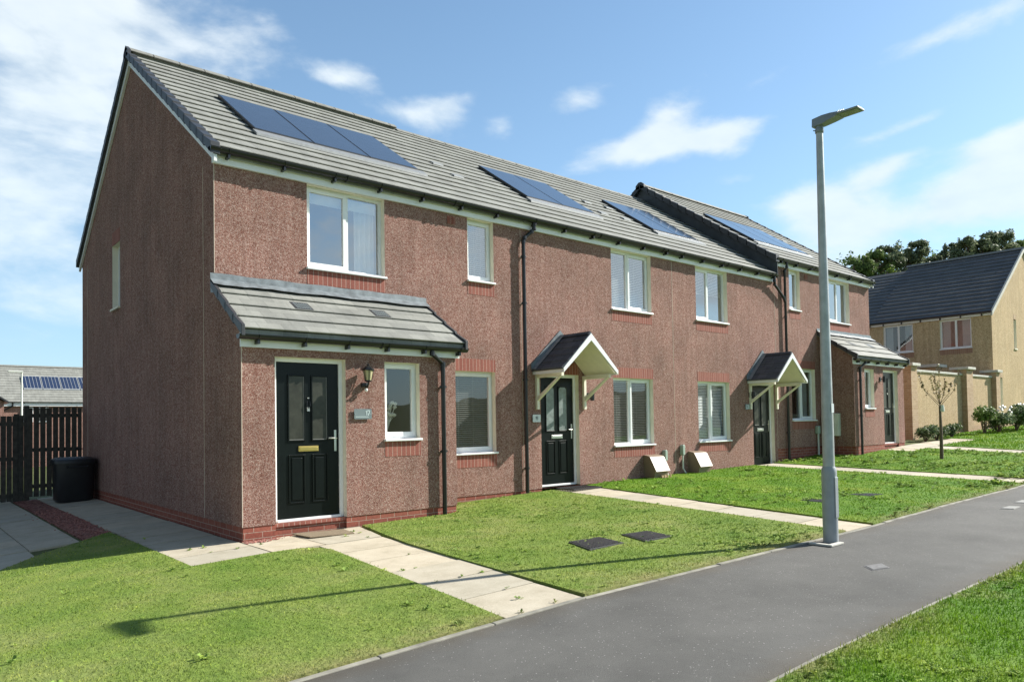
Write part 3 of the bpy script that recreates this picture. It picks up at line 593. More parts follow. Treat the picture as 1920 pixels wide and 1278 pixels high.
    r = MB(); r.poly([(x0, y, z0), (x0, yd, z0), (x0, yd, z1), (x0, y, z1)]); r.poly([(x1, y, z0), (x1, y, z1), (x1, yd, z1), (x1, yd, z0)]); r.poly([(x0, y, z1), (x0, yd, z1), (x1, yd, z1), (x1, y, z1)])
    r.build('reveal', M['cream'], o)
    MB().box(x0 - .05, x1 + .05, yd + .1, yd + .12, z0 - .05, z1 + .05).build('interior', M['dark'], o)
    return o
GUT = .061
def gutter(par, x0, x1, y, z, brackets=.78, name='gutter'):
    g = MB(); n = 10; r = GUT
    for rr in (r, r - .006):
        i0 = len(g.v)
        for k in range(n + 1): t = math.pi + math.pi * k / n; g.v += [(x0, y + math.cos(t) * rr, z + math.sin(t) * rr), (x1, y + math.cos(t) * rr, z + math.sin(t) * rr)]
        for k in range(n): g.f.append((i0 + 2 * k, i0 + 2 * k + 1, i0 + 2 * k + 3, i0 + 2 * k + 2))
    for xe in (x0, x1): g.poly([(xe, y + math.cos(math.pi + math.pi * k / n) * r, z + math.sin(math.pi + math.pi * k / n) * r) for k in range(n + 1)])
    x = x0 + .25
    while x < x1 - .05:
        w = .014
        g.tube([(x, y + math.cos(math.pi + math.pi * k / 8) * (r + .004), z + math.sin(math.pi + math.pi * k / 8) * (r + .004)) for k in range(9)], .007, 6)
        g.box(x - .016, x + .016, y - .03, y + r + .03, z - r - .05, z - r - .002)
        x += brackets
    for xu in np.arange(x0 + 2.0, x1, 2.0):
        g.tube([(xu, y + math.cos(math.pi + math.pi * k / 8) * (r + .005), z + math.sin(math.pi + math.pi * k / 8) * (r + .005)) for k in range(9)], .012, 6)
    return g.build(name, M['black'], par, smooth=True)
def downpipe(par, pts, clips=(), r=.034, mat='black', name='downpipe'):
    d = MB(); d.tube(pts, r, 12)
    for p in pts[1:-1]: d.lathe((p[0], p[1], p[2] - .03), [(r + .007, 0), (r + .007, .06)], 12)
    x, y = pts[-1][0], pts[-1][1]
    for z in clips: d.lathe((x, y, z - .02), [(r + .008, 0), (r + .008, .04)], 12); d.box(x - .06, x + .06, y - .008, y + .012, z - .012, z + .012); d.box(x - .012, x + .012, y, y + .07, z - .012, z + .012)
    return d.build(name, M[mat], par, smooth=True)
def courses(mb, x0, x1, ye, ze, sl, yr, gy, t=.031, sgn=1):
    """tile courses from the eave at ye up to the ridge at yr"""
    n = int(round(abs(yr - ye) / gy)); 
    for i in range(n):
        ya = ye + sgn * i * gy; yb = yr if i == n - 1 else ya + sgn * gy * 1.06
        za = ze + sl * abs(ya - ye); zb = ze + sl * abs(yb - ye); j = random.uniform(-.002, .002)
        u = sgn * .028   # undercut nose, so a real shadow gap shows under every course
        mb.prism([(x0, ya, za + j + .002), (x0, ya, za - .009), (x0, ya + u, za + sl * .035 - t - .012), (x0, yb, zb - t - .03), (x0, yb, zb - t)], (x1 - x0, 0, 0))
def verge(mb, xa, xb, ye, ze, sl, yr, gy, sgn=1, h=.13, up=.03):
    n = int(round(abs(yr - ye) / gy))
    for i in range(n):
        ya = ye + sgn * (i * gy - .012); yb = ye + sgn * min((i + 1) * gy + .02, abs(yr - ye)); za = ze + sl * abs(ya - ye); zb = ze + sl * abs(yb - ye); e = .026
        mb.prism([(xa, ya, za + up), (xa, ya, za - h), (xa, yb, zb - h + e), (xa, yb, zb + up - e)], (xb - xa, 0, 0))
def wall_lamp(par, x, y, z, big=True):
    """coach lantern standing up on a bracket"""
    o = MB(); s = 1
    o.lathe((x, y - .012, z - .14), [(.05, -.0), (.055, .03), (.05, .06)], 12); o.tube([(x, y - .02, z - .12), (x, y - .09, z - .15), (x, y - .12, z - .10), (x, y - .12, z - .06)], .012, 8)
    c = (x, y - .12, z)
    o.lathe(c, [(.02, -.075), (.048, -.06), (.048, -.05)], 6); o.lathe(c, [(.088, .085), (.085, .10), (.03, .145), (.012, .15), (.018, .165), (.004, .185)], 6)
    for k in range(6):
        t = 2 * math.pi * k / 6 + .2; o.tube([(c[0] + .047 * math.cos(t), c[1] + .047 * math.sin(t), z - .05), (c[0] + .072 * math.cos(t), c[1] + .072 * math.sin(t), z + .085)], .0055, 5)
    w = o.build('wall_lamp', M['black'], par, smooth=True)
    MB().lathe(c, [(.043, -.05), (.066, .085)], 6).build('lantern_glass', M['lglass'], w)
    if big: MB().lathe((x, y - .06, z - .205), [(.004, 0), (.02, .012), (.022, .035), (.01, .05)], 10).build('motion_sensor', M['white'], w, smooth=True)
    return w
def small_lamp(par, x, y, z):
    o = MB(); o.box(x - .045, x + .045, y - .02, y, z - .06, z + .06); o.tube([(x, y - .02, z), (x, y - .09, z)], .012, 8); o.lathe((x, y - .11, z - .10), [(.01, 0), (.042, .01), (.042, .18), (.01, .19)], 12)
    return o.build('wall_lamp', M['black'], par, smooth=True)
SEG = {'1': [((.28, 0), (.28, 1)), ((.08, .80), (.28, 1))], '7': [((0, 1), (.6, 1)), ((.6, 1), (.2, 0))], '9': [((.55, .5), (.05, .5)), ((.05, .5), (.05, 1)), ((.05, 1), (.55, 1)), ((.55, 1), (.55, 0)), ((.55, 0), (.1, 0))],
       '2': [((.05, 1), (.55, 1)), ((.55, 1), (.55, .55)), ((.55, .55), (.05, 0)), ((.05, 0), (.6, 0))]}
def digits(mb, txt, x, y, z, h, th):
    for ch in txt:
        for (a, b), (c, d) in SEG[ch]:
            p, q = Vector((x + a * h, y, z + b * h)), Vector((x + c * h, y, z + d * h)); dd = (q - p).normalized() * th * .5; nn = Vector((-dd.z, 0, dd.x))
            p -= dd; q += dd; mb.prism([p - nn, q - nn, q + nn, p + nn], (0, -.002, 0))
        x += .78 * h if ch != '1' else .5 * h
def plaque(par, x0, x1, z0, z1, y, mat, dmat, txt, dx, dz, h, line=True):
    r = .012; pts = []
    for cx, cz, a0 in ((x1 - r, z1 - r, 0), (x0 + r, z1 - r, 90), (x0 + r, z0 + r, 180), (x1 - r, z0 + r, 270)):
        for k in range(4): t = math.radians(a0 + 30 * k); pts.append((cx + r * math.cos(t), y - .02, cz + r * math.sin(t)))
    o = MB().prism(pts, (0, -.008, 0)).build('house_number_sign', M[mat], par)
    n = MB(); digits(n, txt, dx, y - .0285, dz, h, h * .16)
    if line: n.box(x0 + .02, x1 - .05, y - .030, y - .0285, z0 + .028, z0 + .034)
    n.build('number', M[dmat], o)
    f = MB()
    for xx in (x0 + .018, x1 - .018): f.tube([(xx, y, (z0 + z1) / 2), (xx, y - .032, (z0 + z1) / 2)], .006, 8)
    f.build('fixing', M['chrome'], o); return o

SL = .68; YE, ZE, YR, DEPTH = -.12, 5.20, 4.2725, 8.545; GY = (YR - YE) / 16
zt = lambda y: ZE + SL * (y - YE if y < YR else DEPTH + .12 - y)
def main_roof(H, x0, x1, dz, panels, vents, rdz=0, vl=False, vr=False, gut=(None, None)):
    m = MB(); ze = ZE + dz
    courses(m, x0, x1, YE, ze, SL, YR, GY); courses(m, x0, x1, DEPTH + .12, ze, SL, YR, GY, sgn=-1)
    zr = ze + SL * (YR - YE)
    m.prism([(x0 + .01, YE + .03, ze - .04), (x0 + .01, YR, zr - .05), (x0 + .01, DEPTH + .09, ze - .04), (x0 + .01, DEPTH + .09, ze - .14), (x0 + .01, YR, zr - .16), (x0 + .01, YE + .03, ze - .14)], (x1 - x0 - .02, 0, 0))
    rf = m.build('roof', M['tiles'], H)
    r = MB(); a = x0 - (.1 if vl else 0); e = x1 + (.1 if vr else 0)
    while a < e - .02:
        b = min(a + .45, e); z = zr + rdz
        r.prism([(a, YR - .13, z - .055), (a, YR - .125, z - .035), (a, YR - .04, z + .035), (a, YR, z + .05), (a, YR + .04, z + .035), (a, YR + .125, z - .035), (a, YR + .13, z - .055)], (b - a - .012, 0, 0)); a = b
    r.box(x0, x1, YR - .06, YR + .06, zr - .09, zr - .01)
    r.build('ridge', M['ridge'], rf, bevel=.006)
    for s_, xa, xb in ((vl, x0 - .10, x0 + .03), (vr, x1 + .10, x1 - .03)):
        if not s_: continue
        v = MB(); vb = MB(); verge(vb, xa, xb, DEPTH + .15, ze - .02, SL, YR, GY, -1); vb.build('verge', M['verge'], rf, bevel=.004); verge(v, xa, xb, YE - .03, ze - .02, SL, YR, GY)
        cp_ = MB(); cp_.prism([(xa, YR - .15, zr - .12), (xa, YR - .15, zr - .02), (xa, YR, zr + .065 + rdz), (xa, YR + .15, zr - .02), (xa, YR + .15, zr - .12)], ((xb - xa) * .45, 0, 0)); cp_.build('ridge_end', M['verge'], rf)
        v.build('verge', M['verge'], rf, bevel=.004)
        bb = MB(); xo = xa + (.055 if xb > xa else -.055); t0, t1 = .145, .235
        bb.prism([(xo, YE - .02, ze - t1), (xo, YE - .02, ze - t0), (xo, YR, zr - t0 + .02), (xo, DEPTH + .14, ze - t0), (xo, DEPTH + .14, ze - t1), (xo, YR, zr - t1 - .01)], ((x0 - xo - .004) if xb > xa else (x1 - xo + .004), 0, 0))
        bb.build('bargeboard', M['white'], rf)
    px = panels.get('x'); y0, y1 = panels['y']
    for a, b in zip(px, px[1:]):
        a += .006; b -= .006; f = lambda y, k: ze + SL * (y - YE) + k
        fr = MB(); fr.prism([(a, y0, f(y0, -.02)), (a, y0, f(y0, .055)), (a, y1, f(y1, .055)), (a, y1, f(y1, -.02))], (b - a, 0, 0))
        p = fr.build('solar_panel', M['pframe'], rf)
        g = MB(); g.prism([(a + .015, y0 + .015, f(y0 + .015, .056)), (a + .015, y1 - .015, f(y1 - .015, .056)), (b - .015, y1 - .015, f(y1 - .015, .056)), (b - .015, y0 + .015, f(y0 + .015, .056))], (0, 0, .003))
        g.build('solar_glass', M['panel'], p)
    fl = MB(); yf = y0 - .14; f = lambda y, k: ze + SL * (y - YE) + k
    fl.prism([(px[0] - .02, yf, f(yf, .030)), (px[0] - .02, y0 + .01, f(y0 + .01, .036)), (px[0] - .02, y0 + .01, f(y0 + .01, -.01)), (px[0] - .02, yf, f(yf, -.01))], (px[-1] - px[0] + .12, 0, 0)); fl.build('flashing', M['alu'], rf)
    for vx, vy in vents:
        v = MB(); v.prism([(vx, vy, f(vy, .0)), (vx, vy, f(vy, .030)), (vx, vy + .13, f(vy + .13, .016)), (vx, vy + .13, f(vy + .13, 0))], (.24, 0, 0)); v.build('roof_vent', M['alu'], rf)
    return rf
FB = 4.976
def fascia(H, x0, x1, dz, ends=(0, 0)):
    MB().box(x0, x1, -.045, -.002, FB + dz - .004, ZE + dz - .03).box(x0, x1, -.043, .0, ZE + dz - .028, ZE + dz - .01).build('fascia', M['white'], H)
def shell(H, x0, x1, dz, zg, holes, mat, gl=False, gr=False, x_in=.02, plz=.19, ghole=None, pl_holes=()):
    """front, rear and end walls"""
    w = MB(); top = FB + dz + .12; z0 = plz
    grid_wall(w, x0, x1, z0, top, holes, lambda u, z: (u, 0, z))
    wo = w.build('wall', M[mat], H); MB().poly([(x1, DEPTH, z0 - .5), (x0, DEPTH, z0 - .5), (x0, DEPTH, top), (x1, DEPTH, top)]).build('rear_wall', M[mat], H)
    for side, xx, ext in ((gl, x0, -1), (gr, x1, 1)):
        g = MB(); X = xx if side else xx - ext * x_in
        hs = [ghole] if (side and ghole) else []
        grid_wall(g, 0, DEPTH, z0, FB + dz, hs, lambda u, z: (X, u, z))
        k = -.10
        g.poly([(X, 0, FB + dz), (X, DEPTH, FB + dz), (X, DEPTH, zt(DEPTH) + dz + k), (X, YR, zt(YR) + dz + k), (X, 0, zt(0) + dz + k)])
        g.build('gable_wall', M['harlg' if side and mat == 'harl' else mat], H)
    p = MB(); i = .010
    grid_wall(p, x0 + (i if gl else 0), x1 - (i if gr else 0), zg - .4, z0, list(pl_holes), lambda u, z: (u, i, z))
    for side, xx, ext in ((gl, x0, -1), (gr, x1, 1)):
        if side: p.poly([(xx - ext * i, 0 + i, zg - .4), (xx - ext * i, DEPTH, zg - .4), (xx - ext * i, DEPTH, z0), (xx - ext * i, i, z0)])
    p.poly([(x0, 0, z0), (x1, 0, z0), (x1, i, z0), (x0, i, z0)])
    p.build('brick_plinth', M['brick'], H)
    return wo
def end_house(mirror, dz, label, name, x0, x1, c, group, plz):
    """house with a lean-to entrance porch; mirror flips it about c"""
    mx = (lambda x: c - x) if mirror else (lambda x: x)
    def rg(a, b): a, b = mx(a), mx(b); return (min(a, b), max(a, b))
    zg = 0 if not mirror else .3
    H = thing(name, ((x0 + x1) / 2, 4, zg), label, 'house', group)
    u1, u2, g1 = rg(1.327, 2.625), rg(4.262, 4.838), rg(3.553, 4.835)
    holes = [(*u1, 3.746 + dz, FB + dz - .006), (*u2, 3.90 + dz, FB + dz - .006), (*g1, .925 + dz, 2.32 + dz)]
    gh = (5.14, 5.74, 3.73 + dz, 4.96 + dz)
    shell(H, x0, x1, dz, zg, holes, 'harl', gl=not mirror, gr=mirror, plz=plz, ghole=gh)
    gx = x0 if not mirror else x1; s_ = 1 if not mirror else -1
    gr = MB()   # gable stair window recess
    X2 = gx + s_ * .10
    for q_ in ([(gx, gh[0], gh[2]), (X2, gh[0], gh[2]), (X2, gh[0], gh[3]), (gx, gh[0], gh[3])], [(gx, gh[1], gh[2]), (X2, gh[1], gh[2]), (X2, gh[1], gh[3]), (gx, gh[1], gh[3])], [(gx, gh[0], gh[3]), (X2, gh[0], gh[3]), (X2, gh[1], gh[3]), (gx, gh[1], gh[3])]): gr.poly(q_)
    gw = MB(); f = .05; xa, xb = X2, X2 + s_ * .06
    gw.box(xa, xb, gh[0], gh[1], gh[2], gh[2] + f).box(xa, xb, gh[0], gh[1], gh[3] - f, gh[3]).box(xa, xb, gh[0], gh[0] + f, gh[2] + f, gh[3] - f).box(xa, xb, gh[1] - f, gh[1], gh[2] + f, gh[3] - f)
    go = gw.build('window', M['white'], H); gr.build('reveal', M['cream'], go); MB().box(xa + s_ * .03, xa + s_ * .035, gh[0] + f, gh[1] - f, gh[2] + f, gh[3] - f).build('pane', M['glass'], go)
    MB().box(xa + s_ * .07, xa + s_ * .5, gh[0], gh[1], gh[2], gh[3]).build('interior', M['dark'], go)
    MB().box(gx - s_ * .045, X2, gh[0] - .02, gh[1] + .02, gh[2] - .035, gh[2]).build('sill', M['cream'], go); MB().box(gx - s_ * .004, gx + s_ * .02, gh[0], gh[1], gh[3] + .002, gh[3] + .26).build('brick_lintel', M['soldier'], go)
    # windows
    window(H, *u1, 3.746 + dz, FB + dz - .006, blind='c' if not mirror else 'cc', opener=0, split=.53)
    window(H, *u2, 3.90 + dz, FB + dz - .006, lights=1, blind=None if mirror else 'w')
    window(H, *g1, .925 + dz, 2.32 + dz, blind='d' if not mirror else 'cg', glass='glassd', lintel=True, split=.27 if not mirror else .5)
    vx = rg(3.84, 4.0); v = MB(); v.box(*vx, -.012, .02, 4.80 + dz, 4.93 + dz)
    for k in range(3): v.box(vx[0] + .02, vx[1] - .02, -.02, -.012, 4.825 + dz + k * .033, 4.84 + dz + k * .033)
    v.build('air_vent', M['soldier'], H)
    # porch
    P = .9503; pr = 3.2694; d0, d1 = rg(.425, 1.418); w0, w1 = rg(2.029, 2.616); pa, pb = rg(0, pr)
    zd0, zd1, zw0, zw1 = .19 + dz, 2.32 + dz, 1.226 + dz, 2.316 + dz; ptop = 2.52 + dz
    w = MB(); grid_wall(w, pa, pb, plz, ptop, [(d0, d1, plz, zd1), (w0, w1, zw0, zw1)], lambda u, z: (u, -P, z))
    for X in (pa, pb): w.poly([(X, -P, plz), (X, -.0005, plz), (X, -.0005, 3.30 + dz), (X, -P, 2.66 + dz)])
    pw = w.build('porch_wall', M['harl'], H)
    if not mirror:
        pw2 = MB(); pw2.poly([(-.0015, -P, plz), (-.0015, 0, plz), (-.0015, 0, 3.30), (-.0015, -P, 2.66)]); pw2.build('porch_side', M['harlg'], H)
    p = MB(); i = .010
    for a_, b_, X in ((pa, d0, pa + i), (d1, pb, pb - i)):
        p = MB(); p.poly([(max(a_, pa + i), -P + i, zg - .4), (min(b_, pb - i), -P + i, zg - .4), (min(b_, pb - i), -P + i, plz), (max(a_, pa + i), -P + i, plz)])
        p.poly([(X, -P + i, zg - .4), (X, 0, zg - .4), (X, 0, plz), (X, -P + i, plz)]); p.poly([(a_, -P, plz), (b_, -P, plz), (b_, -P + i, plz), (a_, -P + i, plz)])
        e_ = d0 if b_ == d0 else d1; p.poly([(e_, -P + i, zg - .4), (e_, -P + .2, zg - .4), (e_, -P + .2, plz), (e_, -P + i, plz)]); p.build('porch_plinth', M['brick'], H)
    stp = MB(); stp.box(d0, d1, -P + .055, -P + .2, zg - .3, plz - .045); stp.build('door_step', M['brick'], H)
    MB().box(d0 + .001, d1 - .001, -P + .03, -P + .2, plz - .043, plz - .002).build('threshold', M['soldier'], H)
    door(H, d0, d1, zd0, zd1, -P, fit='brass' if not mirror else 'chrome')
    wn = window(H, w0, w1, zw0, zw1, -P, lights=1, glass='glassd')
    if not mirror:   # dried flowers standing inside the little window
        fl = MB(); r = random.Random(5)
        for k in range(16):
            a = r.uniform(-1, 1); x, z = 2.27 + .13 * a, 1.62 + r.uniform(-.08, .14)
            fl.tube([(2.25, -.60, 1.28), (2.25 + .05 * a, -.62, 1.45), (x, -.63, z)], .004, 5); fl.lathe((x, -.63, z), [(.006, -.025), (.03, -.01), (.032, .01), (.008, .03)], 7)
        fl.build('dried_flowers', M['flowers'], wn)
    fa, fb = rg(-.02, pr + .06)
    MB().box(fa, fb, -P - .03, -P - .002, 2.42 + dz, 2.60 + dz).build('porch_fascia', M['white'], H)
    ye, ze, sl = -1.10, 2.655 + dz, .67; ra, rb = rg(-.06, pr + .12)
    R = MB(); courses(R, ra + .03, rb - .03, ye, ze, sl, 0, .275); R.prism([(ra + .03, ye + .04, ze - .03), (ra + .03, -.005, ze + sl * 1.09 - .05), (ra + .03, -.005, ze + sl * 1.09 - .12), (ra + .03, ye + .04, ze - .09)], (rb - ra - .06, 0, 0))
    ro = R.build('porch_roof', M['ptiles'], H)
    v = MB()
    for X0_, X1_ in ((ra, ra + .045), (rb - .045, rb)): verge(v, X0_, X1_, ye - .01, ze - .01, sl, -.005, .274, h=.11, up=.028)
    v.build('verge', M['verge'], ro, bevel=.004)
    fl = MB(); n = 26; zz = ze + sl * 1.10
    for k in range(n):   # dressed lead with a slightly uneven lower edge
        xa, xb = ra + (rb - ra) * k / n, ra + (rb - ra) * (k + 1) / n; wv = lambda x: .155 + .012 * math.sin(x * 7) + .006 * math.sin(x * 23)
        zf = lambda y: ze + sl * (y - ye) + .034
        fl.poly([(xa, -wv(xa), zf(-wv(xa))), (xb, -wv(xb), zf(-wv(xb))), (xb, -.02, zf(-.02)), (xa, -.02, zf(-.02))])
        fl.poly([(xa, -.02, zf(-.02)), (xb, -.02, zf(-.02)), (xb, -.012, zz + .10 + .006 * math.sin(xb * 9)), (xa, -.012, zz + .10 + .006 * math.sin(xa * 9))])
    ex = ra if not mirror else rb; e2 = (-.006 if not mirror else x1 + .006)
    if not mirror: fl.poly([(e2, 0, zz + .10), (e2, .16, zz + .08), (e2, .14, zz - .14), (e2, 0, zz - .16)]); fl.poly([(e2, -.012, zz + .10), (ra, -.012, zz + .10), (ra, -.012, zz - .1), (e2, -.012, zz - .1)])
    fl.build('lead_flashing', M['lead'], ro, smooth=True)
    for vx0 in (.90, 2.14):
        va, vb = rg(vx0, vx0 + .26); f = lambda y, k: ze + sl * (y - ye) + k
        q_ = MB(); q_.prism([(va, -.548, f(-.548, -.01)), (va, -.548, f(-.548, .006)), (va, -.33, f(-.33, -.018)), (va, -.33, f(-.33, -.034))], (vb - va, 0, 0)); vo = q_.build('tile_vent', M['verge'], ro)
        g_ = MB()
        for kx in range(6):
            for ky in range(4): gx_ = va + .03 + kx * .036; gy_ = -.53 + ky * .045; k_ = lambda y: .0085 - .11 * (y + .548); g_.poly([(gx_, gy_, f(gy_, k_(gy_))), (gx_ + .025, gy_, f(gy_, k_(gy_))), (gx_ + .025, gy_ + .03, f(gy_ + .03, k_(gy_ + .03))), (gx_, gy_ + .03, f(gy_ + .03, k_(gy_ + .03)))])
        g_.build('vent_grille', M['slate'], vo)
    ga, gb = rg(-.08, pr + .14)
    gutter(H, ga, gb, -P - .03 - GUT - .012, 2.565 + dz, .62, 'porch_gutter')
    dx = mx(2.78); dx2 = mx(3.0); yg = -P - .10
    zb = float(gz(dx2, -1)) + .03
    downpipe(H, [(dx, yg, 2.56 + dz), (dx, yg, 2.46 + dz), (dx2, -P - .055, 2.32 + dz), (dx2, -P - .055, zb)], (1.98 + dz, 1.02 + dz))
    if not mirror: wall_lamp(H, 1.70, -P, 2.09); plaque(H, 1.53, 1.80, 1.51, 1.65, -P, 'slate', 'digit', '17', 1.705, 1.565, .06)
    else: small_lamp(H, 18.30, -P, 2.50)
    fascia(H, x0 - (.03 if not mirror else -.0), x1 + (.03 if mirror else 0), dz)
    gutter(H, x0 - (.10 if not mirror else .06), x1 + (.10 if mirror else 0), -.132, 5.148 + dz)
    return H, rg
GRP = 'pink brown terraced houses in one row'
H1, _ = end_house(False, 0, 'nearest pink brown end house with grey porch roof and number 17 by its black door', 'terraced_house', 0, 5.48, 0, GRP, .19)
main_roof(H1, 0, 5.48, 0, {'x': [.95, 1.93, 2.96, 3.95], 'y': (1.0, 2.62)}, [(4.9, 1.9), (5.0, 1.35)], rdz=.03, vl=True)
for q_ in ((-.004, .004, -.002, .004, 3.5, 4.97), (-.0045, .004, -.955, -.946, .19, 2.45), (-.004, .002, .440, .450, .19, 5.05), (-.004, .002, 8.0, 8.01, .19, 5.0), (5.470, 5.478, -.003, .003, .19, 4.97)): MB().box(*q_).build('render_bead', M['bead'], H1)
def mid_house(label, x0, x1, mirror, c, dz, bl_u, bl_g, panels, vents, plaq, lamp, lx, gend):
    mx = (lambda x: c - x) if mirror else (lambda x: x)
    def rg(a, b): a, b = mx(a), mx(b); return (min(a, b), max(a, b))
    zg = float(gz((x0 + x1) / 2, 0)); H = thing('terraced_house', ((x0 + x1) / 2, 4, zg), label, 'house', GRP)
    u = rg(7.949, 9.228); d = rg(5.92, 6.93); zd0 = .215
    shell(H, x0, x1, 0, zg, [(*u, 3.735, FB - .006), (*u, .932, 2.312), (*d, .20, 2.33)], 'harl', plz=.20, pl_holes=[(*d, .1, .20)])
    window(H, *u, 3.735, FB - .006, blind=bl_u, split=.47, opener=1 if not mirror else 0); window(H, *u, .932, 2.312, blind=bl_g, glass='glassd', lintel=True, split=.47)
    door(H, *d, zd0, 2.33, 0, lite='frostl' if not mirror else 'frost', arch=True, knocker=False)
    # gallows-bracket canopy
    cx = mx(6.44); hw, D = .70, .80; zl, za = 2.345, 3.0; up = za - zl
    C = MB(); n = 5
    for s_ in (-1, 1):
        for i in range(n):
            t0, t1 = i / n, min(1, (i + 1.08) / n); xa, xb = cx + s_ * hw * (1 - t0) * 1.06, cx + s_ * hw * (1 - t1) * 1.06; z0_, z1_ = zl + up * t0, zl + up * t1
            C.prism([(xa, 0, z0_ + .052), (xa, 0, z0_ + .022), (xb, 0, z1_ + .018), (xb, 0, z1_ + .034)], (0, -D, 0))
    C.prism([(cx - .06, .0, za + .02), (cx, 0, za + .075), (cx + .06, 0, za + .02)], (0, -D, 0))
    ro = C.build('canopy_roof', M['dtiles'], H)
    S = MB(); F = MB(); E_ = MB()
    for s_ in (-1, 1):
        xo = cx + s_ * hw
        S.prism([(xo, -.01, zl + .020), (cx, -.01, za + .016), (cx, -.01, za - .035), (xo - s_ * .03, -.01, zl - .02)], (0, -D + .03, 0))
        F.prism([(xo + s_ * .02, -D - .006, zl - .045), (xo + s_ * .02, -D - .006, zl + .035), (cx, -D - .006, za + .035), (cx, -D - .006, za - .095)], (0, -.022, 0)) if s_ < 0 else F.prism([(xo + s_ * .02, -D - .006, zl - .045), (cx, -D - .006, za - .095), (cx, -D - .006, za + .035), (xo + s_ * .02, -D - .006, zl + .035)], (0, -.022, 0))
        F.box(xo - .02 if s_ < 0 else xo, xo if s_ < 0 else xo + .02, -D, -.01, zl - .045, zl + .012)
        E_.prism([(xo + s_ * .06, -.012, zl + .06), (cx + s_ * .0, -.012, za + .07), (cx, -.012, za + .17), (xo + s_ * .06, -.012, zl + .15)], (0, -.01, 0)); E_.prism([(xo + s_ * .05, -.02, zl + .062), (cx, -.02, za + .078), (cx, -.13, za + .072), (xo + s_ * .05, -.13, zl + .054)], (0, 0, .006))
    S.build('soffit', M['cream'], ro); F.build('bargeboard', M['white'], ro); E_.build('lead_flashing', M['lead'], ro)
    for bx in (cx - .625, cx + .625):
        B = MB(); B.box(bx - .032, bx + .032, -.055, -.002, 1.665, zl - .03); B.box(bx - .032, bx + .032, -.70, -.055, zl - .10, zl - .035)
        B.prism([(bx - .026, -.055, 1.82), (bx - .026, -.055, 1.90), (bx - .026, -.60, zl - .10), (bx - .026, -.66, zl - .10)], (.052, 0, 0)); B.build('gallows_bracket', M['cream'], ro, bevel=.004)
    MB().box(d[0] - .01, d[1] + .01, -.004, .02, 2.335, 2.56).build('brick_lintel', M['soldier'], H)
    fascia(H, x0, x1 - .05 * gend, 0); gutter(H, x0, x1 - (.06 if gend else 0), -.132, 5.148)
    main_roof(H, x0, x1, 0, panels, vents, rdz=-.035)
    plaque(H, *plaq); small_lamp(H, *lx)
    return H
H2 = mid_house('pink brown terraced house whose pitched canopy door is nearest the porch house, white number plaque', 5.48, 9.95, False, 0, 0, 'w', 'd', {'x': [6.62, 7.64, 8.66], 'y': (1.05, 2.65)}, [(9.35, 2.02), (9.2, 1.36)],
               (5.69, 5.885, 1.43, 1.57, 0, 'wplaq', 'digitd', '19', 5.755, 1.475, .055, False), None, (7.2, 0, 1.93), 0)
H3 = mid_house('pink brown terraced house right of the two beige meter boxes with grey number plaque', 9.95, 14.3, True, 20.08, 0, 'wh', 'w', {'x': [10.58, 11.5, 12.42], 'y': (.95, 2.6)}, [(10.12, 2.02), (10.0, 1.36)],
               (12.78, 13.02, 1.66, 1.79, 0, 'slate', 'digit', '21', 12.87, 1.70, .06, True), None, (13.02, 0, 2.02), 1)
H4, rg4 = end_house(True, .45, 'farthest pink brown end house with raised roof and grey porch', 'terraced_house', 14.3, 19.92, 19.92, GRP, .64)
main_roof(H4, 14.3, 19.92, .45, {'x': [14.78, 15.79, 16.80, 17.81], 'y': (.82, 2.44)}, [(18.3, 1.9)], vr=True)
cl = MB(); X = 14.292
cl.prism([(X, YE, ZE - .03), (X, YR, zt(YR) - .03), (X, DEPTH + .12, ZE - .03), (X, DEPTH + .12, ZE + .42), (X, YR, zt(YR) + .42), (X, YE, ZE + .42)], (-.012, 0, 0)); cl.build('side_cladding', M['clad'], H4)
vg = MB(); verge(vg, 14.17, 14.33, YE - .03, ZE + .43, SL, YR, GY, h=.15); vh = MB(); verge(vh, 14.17, 14.33, DEPTH + .15, ZE + .43, SL, YR, GY, -1, h=.15); vh.build('verge', M['verge'], H4, bevel=.004); zr4 = zt(YR) + .45
vg.prism([(14.17, YR - .16, zr4 - .14), (14.17, YR - .16, zr4 - .02), (14.17, YR - .05, zr4 + .07), (14.17, YR + .05, zr4 + .07), (14.17, YR + .16, zr4 - .02), (14.17, YR + .16, zr4 - .14)], (.08, 0, 0)); vg.build('verge', M['verge'], H4, bevel=.004)
MB().box(14.27, 14.285, -.14, .03, ZE - .12, ZE + .3).build('gutter_box', M['clad'], H4)
# downpipes of the row
downpipe(H2, [(5.72, -.115, 5.13), (5.72, -.115, 4.99), (5.68, -.09, 4.93), (5.53, -.06, 4.80), (5.50, -.06, 4.72), (5.50, -.06, float(gz(5.5, 0)) + .04)], (4.45, 3.60, 2.2, .60))
downpipe(H3, [(14.14, -.115, 5.13), (14.14, -.115, 4.98), (14.2, -.085, 4.90), (14.66, -.075, 4.60), (14.72, -.07, 4.50)], ())
downpipe(H4, [(14.78, -.115, 5.58), (14.78, -.115, 5.42), (14.76, -.06, 5.32), (14.76, -.06, float(gz(14.76, 0)) + .04)], (4.1, 2.55, 1.05))
MB().box(9.962, 9.970, -.003, .003, .21, 4.97).build('render_bead', M['bead'], H3); MB().box(14.303, 14.311, -.003, .003, .66, 5.1).build('render_bead', M['bead'], H4)
